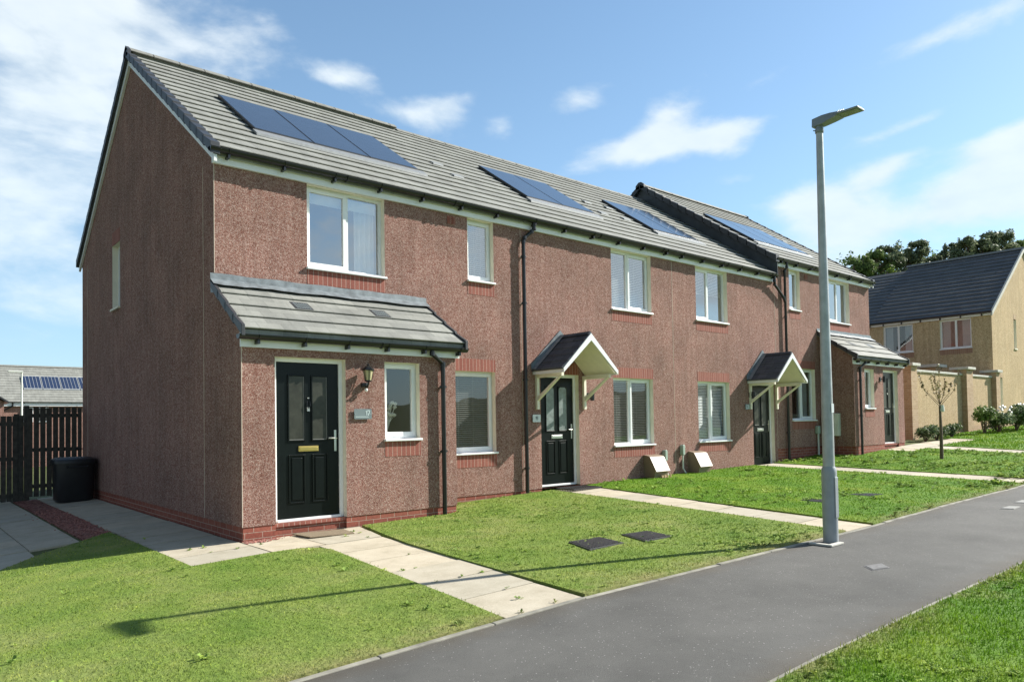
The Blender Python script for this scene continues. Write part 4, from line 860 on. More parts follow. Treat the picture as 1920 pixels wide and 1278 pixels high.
# meter boxes
def gas_box(par, x0, x1):
    zg = float(gz((x0 + x1) / 2, -.2)); D = .36; prof = []
    z1 = zg + .50
    prof = [(x0, 0, zg - .05), (x0, 0, z1)]
    for t in np.linspace(0, 1, 7): a = t * math.radians(62); prof.append((x0, -.10 - .10 * math.sin(a), z1 - .02 - .10 * (1 - math.cos(a)) ))
    prof += [(x0, -.335, z1 - .345), (x0, -.30, z1 - .345), (x0, -.26, zg - .05)]
    o = MB().prism(prof, (x1 - x0, 0, 0)).build('gas_meter_box', M['mbox'], par, smooth=True)
    lid = [(p[0] - .012, p[1] - .010, p[2] + .008) for p in prof[2:10]]; lo = [(p[0] - .012, p[1], p[2]) for p in prof[2:10]]
    MB().prism([(x0 - .012, -.01, z1 + .006)] + lid + lo[::-1] + [(x0 - .012, -.01, z1 - .006)], (x1 - x0 + .024, 0, 0)).build('meter_box_lid', M['mbox'], o, smooth=True)
    return o
gas_box(H2, 8.86, 9.30); gas_box(H3, 10.42, 10.86)
for H, x, z in ((H2, 9.53, .665), (H3, 10.16, .76)):
    zg = float(gz(x, 0)); r = .045
    b = MB(); b.prism([(x + r * math.cos(t) if abs(t) < 9 else 0, -.0, z + (.075 if math.sin(t) > 0 else -.075) + r * math.sin(t)) for t in np.linspace(0, 2 * math.pi, 17)[:-1]], (0, -.09, 0))
    o = b.build('outlet_box', M['gbox'], H, bevel=.012); MB().tube([(x, -.05, z - .1), (x, -.05, zg + .14), (x + .05, -.11, zg)], .02, 10).build('conduit', M['wbox'], o, smooth=True)
e = MB(); e.box(16.50, 16.648, -.56, -.16, .92, 1.54); eb = e.build('electric_meter_box', M['wbox'], H4, bevel=.01); MB().box(16.492, 16.499, -.53, -.19, .95, 1.51).build('meter_box_door', M['wbox'], eb)
o = MB().box(16.28, 16.42, -.10, -.002, .98, 1.20).build('outlet_box', M['gbox'], H4, bevel=.02); MB().tube([(16.35, -.06, .98), (16.35, -.06, .4)], .025, 10).build('conduit', M['wbox'], o, smooth=True)
cp = MB(); cp.tube([(16.60, -.30, .92), (16.60, -.30, .55), (16.55, -.30, .42)], .012, 8); cp.tube([(16.60, -.45, .92), (16.60, -.45, .6), (16.5, -.5, .42)], .012, 8); cp.build('gas_pipe', M['copper'], H4, smooth=True)
sk = MB()
for x in (9.02, 9.12, 9.22): sk.box(x, x + .025, -.42, -.40, float(gz(9, -.4)), float(gz(9, -.4)) + .10)
sk.box(9.0, 9.16, -.37, -.33, .20, .27); tag(sk.build('timber_offcut', plain('pale_timber', (.45, .32, .18), .8)), 'short pale timber stubs sticking up by the nearer beige meter box', 'timber')

# ------------------------------------------------------------------ doormats, covers
z = float(gz(.9, -1.3)) + .02
mt = MB(); mt.prism([(.62, -1.0, z), (.66, -1.43, z), (1.22, -1.52, z), (1.30, -1.08, z)], (0, 0, .014)); tag(mt.build('doormat', M['mat1'], bevel=.004), 'flat brown coir doormat at the step of the number 17 door', 'doormat')
z = float(gz(6.6, -.35)) + .03; t = thing('doormat', (6.62, -.3, z), 'black rubber lattice doormat outside the second house door', 'doormat')
mt = MB(); mt.box(6.22, 6.98, -.52, -.49, z, z + .022).box(6.22, 6.98, -.09, -.06, z, z + .022).box(6.22, 6.25, -.49, -.09, z, z + .022).box(6.95, 6.98, -.49, -.09, z, z + .022)
for k in range(11): x = 6.29 + k * .062; mt.box(x, x + .022, -.49, -.09, z + .001, z + .018)
for k in range(6): y = -.46 + k * .068; mt.box(6.25, 6.95, y, y + .02, z + .002, z + .016)
mt.build('rubber_lattice', M['rubber'], t)
def cover(pts, label, group, ribs=True, zo=.042, mat='iron'):
    c = Vector((sum(p[0] for p in pts) / 4, sum(p[1] for p in pts) / 4, 0)); z = float(gz(c.x, c.y)) + zo
    t = thing('manhole_cover', (c.x, c.y, z), label, 'manhole cover', group)
    MB().prism([(x, y, z - .04) for x, y in pts], (0, 0, .04)).build('frame', M[mat], t)
    P = [Vector((x, y, 0)) for x, y in pts]; r = MB()
    if ribs:
        for k in range(14):
            a = P[0].lerp(P[3], (k + .7) / 15); b = P[1].lerp(P[2], (k + .7) / 15); a2 = a.lerp(b, .05); b2 = b.lerp(a, .05); w = (P[3] - P[0]) / 15 * .5
            r.prism([(a2.x, a2.y, z), (b2.x, b2.y, z), (b2.x + w.x, b2.y + w.y, z), (a2.x + w.x, a2.y + w.y, z)], (0, 0, .007))
    else: r.prism([tuple(c.lerp(p, .86) + Vector((0, 0, z))) for p in P], (0, 0, .004))
    r.build('cover_plate', M[mat], t); return t
GM = 'covers set in the ground'
cover([(2.46, -4.14), (2.26, -4.66), (2.84, -4.62), (2.95, -4.16)], 'ribbed dark cover in the lawn nearer the first slab path', GM)
cover([(3.24, -4.24), (3.06, -4.74), (3.56, -4.74), (3.66, -4.28)], 'ribbed dark cover in the lawn nearer the street lamp', GM)
cover([(7.45, -4.2), (7.45, -4.6), (7.95, -4.65), (7.95, -4.25)], 'dark cover sunk in the bright green lawn just left of the lamp post', GM, zo=.026)
cover([(8.6, -4.4), (8.6, -4.8), (9.05, -4.85), (9.05, -4.45)], 'dark cover sunk in the bright green lawn just right of the lamp post', GM, zo=.026)
cover([(3.34, -7.08), (3.48, -6.94), (3.72, -7.0), (3.56, -7.14)], 'small pale stopcock cover set in the asphalt pavement', GM, False, .007, 'acover')
cover([(8.45, -6.62), (8.5, -6.78), (8.9, -6.76), (8.85, -6.62)], 'pale rectangular cover in the far end of the pavement', GM, False, .007, 'pcover')
cover([(9.3, -6.55), (9.35, -6.7), (9.8, -6.7), (9.75, -6.55)], 'pale cover farthest along the pavement at the right edge', GM, False, .007, 'pcover')

# ------------------------------------------------------------------ street lamp
LX, LY = 4.52, -6.13; lz = float(gz(LX, LY))
t = thing('street_lamp', (LX, LY, lz), 'slim grey steel street lamp at the pavement edge with flat head', 'street lamp')
p = MB(); p.lathe((LX, LY, lz), [(.061, .83), (.061, 1.2), (.052, 2.4), (.043, 3.6), (.036, 4.60)], 24); p.build('pole', M['galv'], t, smooth=True)
p = MB(); p.lathe((LX, LY, lz), [(.079, -.05), (.079, .77), (.077, .80), (.063, .835), (.060, .835)], 24); bo = p.build('base_sleeve', M['galvd'], t, smooth=True)
MB().box(LX - .035, LX + .035, LY - .083, LY - .072, lz + .28, lz + .72).build('access_door', M['galvd'], bo, bevel=.004)
MB().box(LX - .028, LX + .028, LY - .0625, LY - .059, lz + 1.42, lz + 1.52).build('number_plate', M['wplaq'], t)
h = MB(); zt_ = lz + 4.52; h.lathe((LX, LY, zt_), [(.040, 0), (.046, .01), (.046, .045), (.042, .05), (.042, .10)], 16); h.tube([(LX - .06, LY + .04, zt_ + .03), (LX + .01, LY, zt_ + .03)], .006, 6); h.tube([(LX - .06, LY + .04, zt_ + .075), (LX + .01, LY, zt_ + .075)], .006, 6)
hd = h.build('lantern', M['lampg'], t, smooth=True)
b = MB(); z0 = lz + 4.655
# tapered body then thin light plate
def cs(y, w, za, zb): return [(LX - w, y, za), (LX + w, y, za), (LX + w * .86, y, zb), (LX - w * .86, y, zb)]
secs = [cs(LY + .065, .050, z0 - .06, z0 + .035), cs(LY - .05, .058, z0 - .058, z0 + .045), cs(LY - .15, .072, z0 - .040, z0 + .036), cs(LY - .24, .080, z0 - .022, z0 + .020)]
i0 = len(b.v)
for s_ in secs: b.v += s_
for k in range(3):
    for j in range(4): j2 = (j + 1) % 4; b.f.append((k * 4 + j, k * 4 + j2, (k + 1) * 4 + j2, (k + 1) * 4 + j))
b.f += [(3, 2, 1, 0), (12, 13, 14, 15)]
b.build('lantern_body', M['lampg'], hd, bevel=.006)
b = MB(); b.prism([(LX - .088, LY - .22, z0 - .014), (LX + .088, LY - .22, z0 - .014), (LX + .082, LY - .46, z0 - .014), (LX - .082, LY - .46, z0 - .014)], (0, 0, .018))
for k in range(4): b.box(LX - .07, LX + .07, LY - .25 - k * .016, LY - .243 - k * .016, z0 + .004, z0 + .026)
b.build('light_plate', M['lampg'], hd, bevel=.003)
MB().prism([(LX - .065, LY - .27, z0 - .0145), (LX + .065, LY - .27, z0 - .0145), (LX + .065, LY - .44, z0 - .0145), (LX - .065, LY - .44, z0 - .0145)], (0, 0, -.004)).build('led_glass', M['frostl'], hd)

tag(MB().box(LX - .30, LX - .02, LY - .155, LY - .10, lz + .006, lz + .028).box(LX - .30, LX - .245, LY - .10, LY + .1, lz + .006, lz + .028).build('edging_stone', M['coping'], bevel=.005), 'pale concrete edging piece laid at the foot of the street lamp', 'edging stone')

# ------------------------------------------------------------------ left side: fence, gate, bin
def boarded(name, label, cat, x0, x1, y, z1, group=None, bw=.095, gap=.022, posts=(), zb=None, wob=.02):
    zg = float(gz((x0 + x1) / 2, y)); t = thing(name, ((x0 + x1) / 2, y, zg), label, cat, group); b = MB(); x = x0; zb = zg + .05 if zb is None else zb
    while x < x1 - .02: xe = min(x + bw, x1); k = random.uniform(0, wob); b.box(x, xe, y - .02, y, zb, z1 - k); x = xe + gap
    b.build('boards', M['wood'], t)
    for zz in (zb + .18, (zb + z1) / 2, z1 - .22): MB().box(x0, x1, y + .001, y + .045, zz, zz + .08).build('rail', M['wood'], t)
    for px in posts: MB().box(px - .045, px + .045, y + .005, y + .09, zg - .1, z1 + .03).build('post', M['wood'], t)
    return t
g_ = boarded('side_gate', 'tall dark boarded gate between the fence and the red brown gable', 'gate', -1.04, -.03, 8.5, 1.93, posts=(-1.045,), zb=.03)
MB().box(-.16, -.02, 8.45, 8.478, 1.0, 1.03).build('latch', M['black'], g_)
boarded('garden_fence', 'lower dark boarded fence at the left edge beside the gate', 'fence', -5.5, -1.03, 8.72, 1.76, posts=(-1.2, -3.0, -4.8), gap=.008)
zb = float(gz(-.4, 7.2)) + .014; t = thing('storage_bin', (-.42, 7.15, zb), 'large black lidded bin against the shaded gable wall', 'bin')
b = MB(); n = 28
def ring(rx, ry, z, e=4.0): return [(-.42 + rx * math.copysign(abs(math.cos(a)) ** (2 / e), math.cos(a)), 7.15 + ry * math.copysign(abs(math.sin(a)) ** (2 / e), math.sin(a)), zb + z) for a in np.linspace(0, 2 * math.pi, n + 1)[:-1]]
def loft(b, rings):
    i0 = len(b.v)
    for r in rings: b.v += r
    k = len(rings[0])
    for a in range(len(rings) - 1):
        for j in range(k): j2 = (j + 1) % k; b.f.append((i0 + a * k + j, i0 + a * k + j2, i0 + (a + 1) * k + j2, i0 + (a + 1) * k + j))
    b.f.append(tuple(i0 + j for j in range(k))[::-1]); b.f.append(tuple(i0 + (len(rings) - 1) * k + j for j in range(k)))
loft(b, [ring(.31, .30, 0), ring(.335, .325, .05), ring(.365, .35, .76)]); bo = b.build('bin_body', M['binp'], t, smooth=True)
b = MB(); loft(b, [ring(.395, .38, .755), ring(.40, .385, .80), ring(.38, .365, .85), ring(.30, .28, .885), ring(.1, .1, .89)]); b.build('lid', M['binp'], t, smooth=True)
b = MB(); b.tube([(-.60, 6.76, zb + .72), (-.60, 6.73, zb + .70), (-.24, 6.73, zb + .70), (-.24, 6.76, zb + .72)], .014, 8); b.build('handle', M['binp'], t, smooth=True)

# ------------------------------------------------------------------ far left houses and lamp
def plain_house(name, label, x0, x1, y0, y1, zg, ze, axis, wall, roof, group=None, sl=.70):
    """simple gabled house, ridge along axis"""
    H = thing(name, ((x0 + x1) / 2, (y0 + y1) / 2, zg), label, 'house', group); w = MB()
    w.poly([(x0, y0, zg - 1), (x1, y0, zg - 1), (x1, y0, ze), (x0, y0, ze)]); w.poly([(x1, y1, zg - 1), (x0, y1, zg - 1), (x0, y1, ze), (x1, y1, ze)])
    w.poly([(x0, y1, zg - 1), (x0, y0, zg - 1), (x0, y0, ze), (x0, y1, ze)]); w.poly([(x1, y0, zg - 1), (x1, y1, zg - 1), (x1, y1, ze), (x1, y0, ze)])
    R = MB(); o = .22
    if axis == 'x':
        ym = (y0 + y1) / 2; zr = ze + sl * (ym - y0)
        for x in (x0, x1): w.poly([(x, y0, ze), (x, y1, ze), (x, ym, zr)])
        courses(R, x0 - .1, x1 + .1, y0 - o, ze - sl * o + .14, sl, ym, .30, .03); courses(R, x0 - .1, x1 + .1, y1 + o, ze - sl * o + .14, sl, ym, .30, .03, -1)
        R.prism([(x0 - .08, y0 - o + .03, ze - sl * o + .10), (x0 - .08, ym, zr + .10), (x0 - .08, y1 + o - .03, ze - sl * o + .10), (x0 - .08, ym, zr + .02)], (x1 - x0 + .16, 0, 0))
        rd = MB().prism([(x0 - .12, ym - .12, zr + .10), (x0 - .12, ym, zr + .22), (x0 - .12, ym + .12, zr + .10)], (x1 - x0 + .24, 0, 0))
    wo = w.build('wall', M[wall], H); ro = R.build('roof', M[roof], H); rd.build('ridge', M['ridge'], ro)
    return H, ro
Hb, rb_ = plain_house('bungalow_house', 'distant house beyond the fence with a long row of blue solar panels', -1.5, 17, 55.2, 63.2, -1.3, 3.62, 'x', 'harl', 'tiles')
MB().box(-1.6, 17.1, 54.97, 55.19, 3.28, 3.52).build('fascia', M['white'], Hb); gutter(Hb, -1.6, 17.1, 54.9, 3.6, 3)
sl_ = .7; f = lambda y: 3.62 + .14 + sl_ * (y - 55.2)
for k in range(7):
    a = 4.75 + k * 1.27
    pn = MB().prism([(a, 56.35, f(56.35) + .02), (a, 56.35, f(56.35) + .10), (a, 57.85, f(57.85) + .10), (a, 57.85, f(57.85) + .02)], (1.22, 0, 0)).build('solar_panel', M['galv'], rb_)
    c = MB()
    for j in range(5): c.prism([(a + .04 + j * .235, 56.40, f(56.40) + .105), (a + .04 + j * .235, 57.80, f(57.80) + .105), (a + .24 + j * .235, 57.80, f(57.80) + .105), (a + .24 + j * .235, 56.40, f(56.40) + .105)], (0, 0, .004))
    c.build('solar_cells', M['panel2'], pn)
for a, b in ((4.45, 5.2), (5.5, 6.2), (9, 10.2)):
    wv = MB().box(a, b, 55.12, 55.19, 2.1, 3.2).build('window', M['white'], Hb); MB().box(a + .07, b - .07, 55.105, 55.115, 2.17, 3.13).build('pane', M['dark'], wv)
downpipe(Hb, [(3.9, 54.9, 3.5), (3.9, 54.95, 3.3), (3.3, 55.1, 2.9), (3.3, 55.1, -1)], (), .06)
Hc = thing('gable_house', (-2.6, 33, -.8), 'dark red brown gabled house at the left edge beyond the fence', 'house'); w = MB(); ze_, zr_ = 2.75, 5.1
w.poly([(-6.0, 30, -1.5), (.78, 30, -1.5), (.78, 30, ze_), (-2.6, 30, zr_), (-6, 30, ze_)]); w.poly([(-6.0, 37, -1.5), (-6, 37, ze_), (-2.6, 37, zr_), (.78, 37, ze_), (.78, 37, -1.5)]); w.poly([(.78, 30, -1.5), (.78, 37, -1.5), (.78, 37, ze_), (.78, 30, ze_)]); w.poly([(-6, 37, -1.5), (-6, 30, -1.5), (-6, 30, ze_), (-6, 37, ze_)])
w.build('wall', M['harlg'], Hc); r = MB()
r.prism([(.95, 29.8, ze_ - .06), (.95, 29.8, ze_ + .02), (-2.6, 29.8, zr_ + .14), (-6.17, 29.8, ze_ + .02), (-6.17, 29.8, ze_ - .06), (-2.6, 29.8, zr_ + .03)], (0, 7.4, 0)); r.build('roof', M['verge'], Hc)
t = thing('street_lamp', (3.62, 48, -1.1), 'distant slim pale street lamp in front of the solar panelled house', 'street lamp')
MB().lathe((3.62, 48, -1.1), [(.09, 0), (.09, 1), (.065, 1.05), (.05, 6.45)], 12).build('pole', M['wbox'], t, smooth=True); MB().box(2.85, 3.68, 47.85, 48.1, 5.30, 5.40).build('lantern', M['wbox'], t, bevel=.02)

# ------------------------------------------------------------------ right side: tan house, garden wall
XF, YC = 31.76, .09; zg = .95; ZEv = 5.62
Ht = thing('detached_house', (36, 5, zg), 'tan rendered house with dark blue grey roof behind the garden wall', 'house')
w = MB(); w2 = MB(); XB = XF + 9.2; XM = (XF + XB) / 2; YB = 5.6; sl2 = .70; zr2 = ZEv + .22 + sl2 * 4.6
hs = [(.85, 2.07, 4.33, 5.58), (3.18, 4.46, 4.33, 5.58)]
grid_wall(w, YC, 9.0, zg - .5, ZEv + .1, hs, lambda u, z: (XF, u, z)); w.poly([(XB, YC, zg - .5), (XB, 9, zg - .5), (XB, 9, ZEv), (XB, YC, ZEv)]); w.poly([(XF, 9, zg - .5), (XB, 9, zg - .5), (XB, 9, ZEv), (XM, 9, zr2 - .35), (XF, 9, ZEv)])
gholes = [(35.0, 35.32, 4.40, 5.75), (32.75, 33.0, 1.5, 3.1)]
grid_wall(w2, XF, XB, zg - .5, ZEv + .12, [(34.7, 35.05, 4.35, 5.75 - .1), (32.62, 32.92, 1.4, 3.0)], lambda u, z: (u, YC, z))
w2.poly([(XF, YC, ZEv + .12), (XB, YC, ZEv + .12), (XM, YC, zr2 - .06)])
w.build('wall', M['tan'], Ht); w2.build('gable_wall', M['tan'], Ht)
def xwin(par, y0, y1, z0, z1, X):   # window facing -X
    d = .08; o = MB(); f = .06
    o.box(X + d, X + d + .06, y0, y1, z0, z0 + f).box(X + d, X + d + .06, y0, y1, z1 - f, z1).box(X + d, X + d + .06, y0, y0 + f, z0 + f, z1 - f).box(X + d, X + d + .06, y1 - f, y1, z0 + f, z1 - f).box(X + d, X + d + .06, (y0 + y1) / 2 - .04, (y0 + y1) / 2 + .04, z0 + f, z1 - f)
    w = o.build('window', M['white'], par); MB().box(X + d + .02, X + d + .026, y0 + f, y1 - f, z0 + f, z1 - f).build('pane', M['glassd'], w); MB().box(X - .04, X + d, y0 - .03, y1 + .03, z0 - .04, z0 - .001).build('sill', M['white'], w)
    r = MB()
    for yy in (y0, y1): r.poly([(X, yy, z0), (X + d, yy, z0), (X + d, yy, z1), (X, yy, z1)])
    r.poly([(X, y0, z1), (X + d, y0, z1), (X + d, y1, z1), (X, y1, z1)]); r.build('reveal', M['cream'], w)
    MB().box(X + d + .07, X + d + .9, y0 + .01, y1 - .01, z0 + .01, z1 - .01).build('interior', M['dark'], w)
    MB().box(X - .005, X + .02, y0 - .03, y1 + .03, z0 - .26, z0 - .042).build('brick_apron', M['buffsoldier'], w)
    s = MB()
    for aa, bb in ((y0 + .08, y0 + .38), (y1 - .38, y1 - .08)):
        ys_ = np.linspace(aa, bb, 14)
        for p_, q_ in zip(ys_, ys_[1:]): s.poly([(X + d + .065 + .0 * p_, p_, z0 + .07), (X + d + .065, q_, z0 + .07), (X + d + .065, q_, z1 - .07), (X + d + .065, p_, z1 - .07)])
    s.build('curtain', M['curtg'], w)
for h_ in hs: xwin(Ht, *h_, XF)
for a, b, c, e in [(34.7, 35.05, 4.35, 5.65), (32.62, 32.92, 1.4, 3.0)]:
    rv_ = MB()
    for xx_ in (a, b): rv_.poly([(xx_, YC, c), (xx_, YC + .12, c), (xx_, YC + .12, e), (xx_, YC, e)])
    rv_.build('reveal', M['cream'], Ht)
    f_ = MB().box(a + .0, b, YC + .08, YC + .12, c, e).build('window', M['white'], Ht); MB().box(a + .05, b - .05, YC + .07, YC + .078, c + .05, e - .05).build('pane', M['frostl'], f_); MB().box(a - .03, b + .03, YC - .04, YC + .08, c - .05, c - .001).build('sill', M['cream'], f_)
    MB().box(a, b, YC - .006, YC + .02, e + .002, e + .22).build('brick_lintel', M['buffbrick'], f_)
def xcourses(mb, y0, y1, xe, ze, sl, xr, g, t=.03, sg=1):
    n = int(round(abs(xr - xe) / g)); g = abs(xr - xe) / n
    for i in range(n):
        a = xe + sg * i * g; b = xr if i == n - 1 else a + sg * g * 1.06; za, zb_ = ze + sl * abs(a - xe), ze + sl * abs(b - xe)
        mb.prism([(a, y0, za), (a, y0, za - t), (b, y0, zb_ - t - .03), (b, y0, zb_ - t)], (0, y1 - y0, 0))
R = MB(); ov = .18; zee = ZEv + .22 - sl2 * ov
xcourses(R, YC - .06, 5.0, XF - ov, zee, sl2, XM, .30); xcourses(R, YC - .06, 5.0, XB + ov, zee, sl2, XM, .30, sg=-1); xcourses(R, 5.0, 9, XB + ov, zee - .02, sl2 * .955, XM, .30, sg=-1)
R.prism([(XF - ov + .03, YC, zee - .03), (XM, YC, zr2 - .03), (XB + ov - .03, YC, zee - .03), (XM, YC, zr2 - .12)], (0, 4.8, 0))
xcourses(R, 5.0, 9.1, XF - ov, zee - .02, sl2 * .955, XM, .30)
R.prism([(XF - ov + .03, 5.0, zee - .05), (XM, 5.0, zr2 - .28), (XM, 5.0, zr2 - .4), (XF - ov + .03, 5.0, zee - .15)], (0, 4.05, 0))
ro = R.build('roof', M['btiles'], Ht); MB().prism([(XM - .12, YC - .1, zr2 - .06), (XM, YC - .1, zr2 + .06), (XM + .12, YC - .1, zr2 - .06)], (0, 5.1, 0)).build('ridge', M['ridge'], ro)
v = MB(); v.prism([(XF - ov, YC - .09, zee - .16), (XF - ov, YC - .09, zee + .02), (XM, YC - .09, zr2 + .03), (XB + ov, YC - .09, zee + .02), (XB + ov, YC - .09, zee - .16), (XM, YC - .09, zr2 - .14)], (0, .07, 0)); v.build('verge', M['coping'], ro)
MB().box(XF - .06, XF - .004, YC - .04, 9, ZEv - .02, ZEv + .17).build('fascia', M['white'], Ht)
g = MB(); g.tube([(XF - .13, YC - .05, ZEv + .12), (XF - .13, 9, ZEv + .12)], .06, 10)
for y in np.arange(.4, 9, .8): g.box(XF - .12, XF - .06, y, y + .04, ZEv - .03, ZEv + .08)
g.build('gutter', M['black'], Ht, smooth=True); downpipe(Ht, [(XF - .13, 5.6, ZEv + .08), (XF - .1, 5.6, ZEv - .1), (XF - .07, 5.6, .6)], (), .045)

zW = lambda x: float(np.interp(x, [22, 28, 32], [.58, .82, .92])); Tw = thing('garden_wall', (27, .1, .6), 'tall tan rendered garden wall with buff brick piers and stone caps', 'wall')
piers = [(22.55, 23.05), (27.75, 28.42), (31.15, 31.6)]
for i, (a, b) in enumerate(piers):
    zt2 = 3.10 if i == 0 else 3.16; y0 = -.18; pp = MB().box(a, b, y0, .30, zW(a) - .3, zt2).build('pier', M['buffbrick'], Tw); MB().box(a - .09, b + .09, y0 - .09, .39, zt2 + .002, zt2 + .10).build('pier_cap', M['coping'], pp, bevel=.01)
for a, b in ((23.052, 27.748), (28.422, 31.148)):
    pn = MB().box(a, b, 0.0, .20, zW(a) + .22, 2.94).build('panel', M['tan'], Tw); MB().box(a, b, -.045, .25, 2.942, 3.02).build('coping', M['coping'], pn, bevel=.008); MB().box(a, b, -.03, .22, zW(a) - .4, zW(a) + .218).build('brick_base', M['buffbrick'], Tw)
pp = MB().box(33.0 - 1.2, 33.6 - 1.2, 2.8, 3.2, .5, 3.5).build('pier', M['buffbrick'], Tw)
# return pier further back whose cap shows above the wall
pq = MB().box(29.05, 29.75, 1.35, 1.95, .5, 3.40).build('pier', M['buffbrick'], Tw); MB().box(28.9, 29.9, 1.2, 2.1, 3.402, 3.52).build('pier_cap', M['coping'], pq, bevel=.01)

# ------------------------------------------------------------------ plants
def leaves(mb, rv, centre, rad, n, size, r, squash=1.0, shell_=.35, cval=None, aspect=.6):
    for k in range(n):
        d = Vector((r.gauss(0, 1), r.gauss(0, 1), r.gauss(0, 1))); d.normalize(); q = r.random() ** shell_
        p = Vector(centre) + Vector((d.x * rad[0], d.y * rad[1], d.z * rad[2])) * q
        a = Vector((r.gauss(0, 1), r.gauss(0, 1), r.gauss(0, 1))); a.normalize(); b = a.cross(d if abs(a.dot(d)) < .9 else Vector((0, 0, 1))); b.normalize(); s = size * r.uniform(.6, 1.4)
        mb.poly([p - a * s, p - b * s * aspect, p + a * s, p + b * s * aspect]); rv.append(min(1, max(0, (cval if cval is not None else .5) + r.uniform(-.35, .4))))
def pine(x, y, zt_, w, label, mat='pine', seed=0, round_=False, frac=.55, grp='trees on the hill behind the tan house'):
    r = random.Random(seed); zg = float(gz(x, y)) ; H = zt_ - zg; T = thing('broadleaf_tree' if round_ else 'pine_tree', (x, y, zg), label, 'tree', grp)
    tr = MB(); tr.tube([(x, y, zg - .3), (x + r.uniform(-.2, .2), y, zg + H * .4), (x + r.uniform(-.3, .3), y, zg + H * .7), (x, y, zt_ - .4)], [H * .022, H * .018, H * .011, .04], 8)
    cr = MB(); rv = []; nb = 38 if not round_ else 30
    for k in range(nb):
        t = frac * 0 + r.random(); z = zg + H * (1 - frac) + H * frac * t; a = r.uniform(0, 6.283)
        rr = w * (.25 + .85 * (1 - t) ** .7) * r.uniform(.45, 1.0) if not round_ else w * math.sqrt(max(.04, 1 - (2 * t - 1) ** 2)) * r.uniform(.3, 1)
        cx_, cy_ = x + rr * math.cos(a), y + rr * math.sin(a); zc = z + (rr * .25 if not round_ else 0)
        tr.tube([(x, y, z - rr * .5), ((x + cx_) / 2, (y + cy_) / 2, z - rr * .1), (cx_, cy_, zc)], [.07, .05, .02], 5, False)
        cs_ = w * r.uniform(.16, .36) * (1.15 - .5 * t) ; leaves(cr, rv, (cx_, cy_, min(zc, zt_ - cs_ * .4)), (cs_ * 1.25, cs_ * 1.25, cs_ * (.62 if not round_ else .9)), 115 if not round_ else 140, .17, r, cval=r.uniform(.25, .6), aspect=.5)
    if not round_:
        for k in range(5): leaves(cr, rv, (x + r.uniform(-.3, .3) * w, y + r.uniform(-.3, .3) * w, zt_ - w * r.uniform(.1, .6)), (w * .16, w * .16, w * .30), 60, .15, r, cval=.5)
    tr.build('trunk', M['bark'], T, smooth=True); c = cr.build('crown', M[mat], T); attr_rnd(c, rv)
PC = Vector((-3.3644, -9.9934, 1.4205))
def at(u, v, depth):   # authoring helper: a far point seen along a bearing, at its own distance
    q = Vector((0.65116896, 0.75847089, .02647)) + Vector((.75892, -.65097, -.0167)) * ((u - 960) / 1375) - Vector((-.00457, -.03096, .99951)) * ((v - 756.3) / 1375)
    return PC + q * depth
TS = [(1600, 488, 1.9, 1), (1622, 478, 2.2, 1), (1643, 474, 2.0, 1), (1668, 461, 2.1, 0), (1697, 470, 1.6, 0), (1722, 455, 2.3, 0), (1748, 483, 1.6, 0), (1770, 463, 1.3, 0), (1791, 457, 1.4, 0), (1814, 447, 1.8, 0), (1838, 452, 2.0, 0), (1857, 437, 1.8, 0), (1878, 438, 1.9, 0), (1897, 448, 2.2, 1), (1920, 446, 2.2, 1), (1940, 440, 2.4, 0)]
WH = ['leftmost rounded dark tree just above the end house roof', 'second rounded tree from the left above the end house roof', 'third rounded tree, beside the first tall pine', 'tall wide pine right of the rounded trees', 'shorter pine between the two wide topped pines', 'wide topped pine above the left end of the blue grey roof', 'low pine in the dip of the tree line', 'slim leaning pine right of the dip', 'slim pine second to the right of the dip', 'dense pine above the middle of the blue grey roof', 'full pine crowding the tallest pine on its left', 'tallest pine with a thin open top', 'tall sparse pine right beside the tallest one', 'light green rounded tree behind the ridge end', 'rounded green tree at the right edge of the photo', 'pine just beyond the right edge']
for i, ((u, v, w_, rd), lb) in enumerate(zip(TS, WH)):
    dpt = 74 + (i * 37 % 9) - 4; p = at(u, v, dpt); pine(p.x, p.y, p.z, w_ * 1.25, lb, 'broad' if rd else 'pine', 40 + i, bool(rd), .62 if rd else .60)
p = at(1663, 500, 62); pine(p.x, p.y, p.z, 1.5, 'small lime green tree in front of the dark pines', 'lime', 77, True, .6)
cr = MB(); rv = []; r = random.Random(9)
for k in range(60):
    p = at(1575 + k * 6.5, 496 - k * .35 + r.uniform(-10, 14), 80); leaves(cr, rv, (p.x, p.y, p.z - 1.5), (2.0, 2.0, 2.6), 160, .2, r, cval=r.uniform(.1, .45))
o = cr.build('undergrowth', M['broad']); attr_rnd(o, rv); tag(o, 'dark mass of undergrowth between the hill trees', 'undergrowth', kind='stuff')
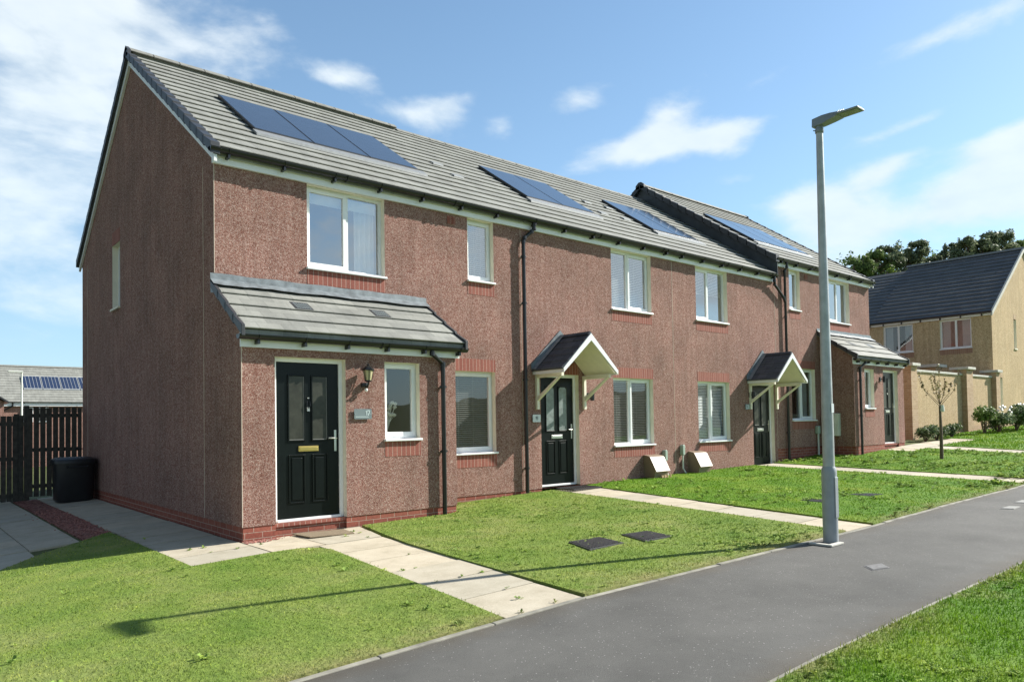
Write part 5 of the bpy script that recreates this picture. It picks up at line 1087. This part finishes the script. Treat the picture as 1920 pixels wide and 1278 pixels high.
# young street tree
x, y = 16.67, -3.06; zg = float(gz(x, y)); T = thing('young_tree', (x, y, zg), 'young thin tree with few bronze leaves standing in the lawn', 'tree')
tr = MB(); tr.tube([(x, y, zg - .1), (x + .02, y, zg + .7), (x - .01, y, zg + 1.35)], [.046, .036, .026], 8); cr = MB(); rv = []; r = random.Random(3); ends = []
for k in range(12):
    a = k * 2.4; sp = r.uniform(.12, .50) if k else 0; h = r.uniform(.5, .95) if k else 1.05; z0 = zg + 1.32 + r.uniform(0, .1)
    p1 = (x + sp * .75 * math.cos(a), y + sp * .75 * math.sin(a), z0 + h * .45); p2 = (x + sp * 1.05 * math.cos(a), y + sp * 1.05 * math.sin(a), z0 + h)
    tr.tube([(x, y, z0), p1, p2], [.007, .004, .002], 5)
    for j in range(13): t = r.uniform(.35, 1.05); q = Vector(p1).lerp(Vector(p2), (t - .45) / .55) if t > .45 else Vector((x, y, z0)).lerp(Vector(p1), t / .45); leaves(cr, rv, q, (.05, .05, .05), 2, .03, r, cval=.5)
tr.build('trunk', M['bark'], T, smooth=True); c = cr.build('crown', M['redleaf'], T); attr_rnd(c, rv); MB().lathe((x + .03, y - .03, zg + 1.2), [(.05, 0), (.06, .03), (.05, .17)], 8).build('tree_guard', M['wbox'], T)
def shrub(x, y, w, h, label, mat='shrub', seed=0, n=700, flowers=False, stem=0, grp='shrubs along the garden wall'):
    r = random.Random(seed); zg = float(gz(x, y)) + .02; T = thing('shrub', (x, y, zg), label, 'shrub', grp); s = MB(); cr = MB(); rv = []
    for k in range(9):
        a = r.uniform(0, 6.283); q = (x + w * .6 * math.cos(a) * r.random(), y + w * .6 * math.sin(a) * r.random(), zg + stem + (h - stem) * r.uniform(.4, .85)); s.tube([(x, y, zg - .05), ((x + q[0]) / 2, (y + q[1]) / 2, zg + h * .3), q], [.02, .015, .006], 5)
        leaves(cr, rv, (q[0], q[1], max(q[2], zg + .16)), (w * .45, w * .45, (h - stem) * .33), n // 9, .045, r, cval=r.uniform(.35, .6))
    s.build('stem', M['bark'], T, smooth=True); c = cr.build('foliage', M[mat], T); attr_rnd(c, rv)
    if flowers:
        f = MB(); 
        for k in range(26): a = r.uniform(0, 6.283); f.lathe((x + w * .8 * math.cos(a) * r.random() ** .5, y + w * .8 * math.sin(a) * r.random() ** .5, zg + h * r.uniform(.6, 1.05)), [(.01, 0), (.05, .02), (.05, .05), (.01, .08)], 6)
        f.build('flowers', M['white'], T)
shrub(22.0, -.75, .50, .42, 'low dark green shrub nearest the end porch, below the wall panel', seed=1); shrub(23.0, -.75, .55, .45, 'low dark shrub second from the end porch', seed=2); shrub(24.3, -.75, .5, .42, 'low shrub at the foot of the middle brick pier', seed=3)
shrub(26.4, -1.1, .55, .95, 'upright yellow green shrub on a short stem by the second wall panel', 'broad', 4, 1400, stem=.35)
shrub(27.6, -1.2, .65, .65, 'bushy pale leaved shrub in front of the house corner', seed=5, n=1400); shrub(28.9, -1.4, .75, .9, 'large shrub with white flowers near the right edge', seed=6, n=1700, flowers=True); shrub(30.6, -1.5, .8, .9, 'pale shrub with white flowers cut by the right edge', seed=7, n=1500, flowers=True)
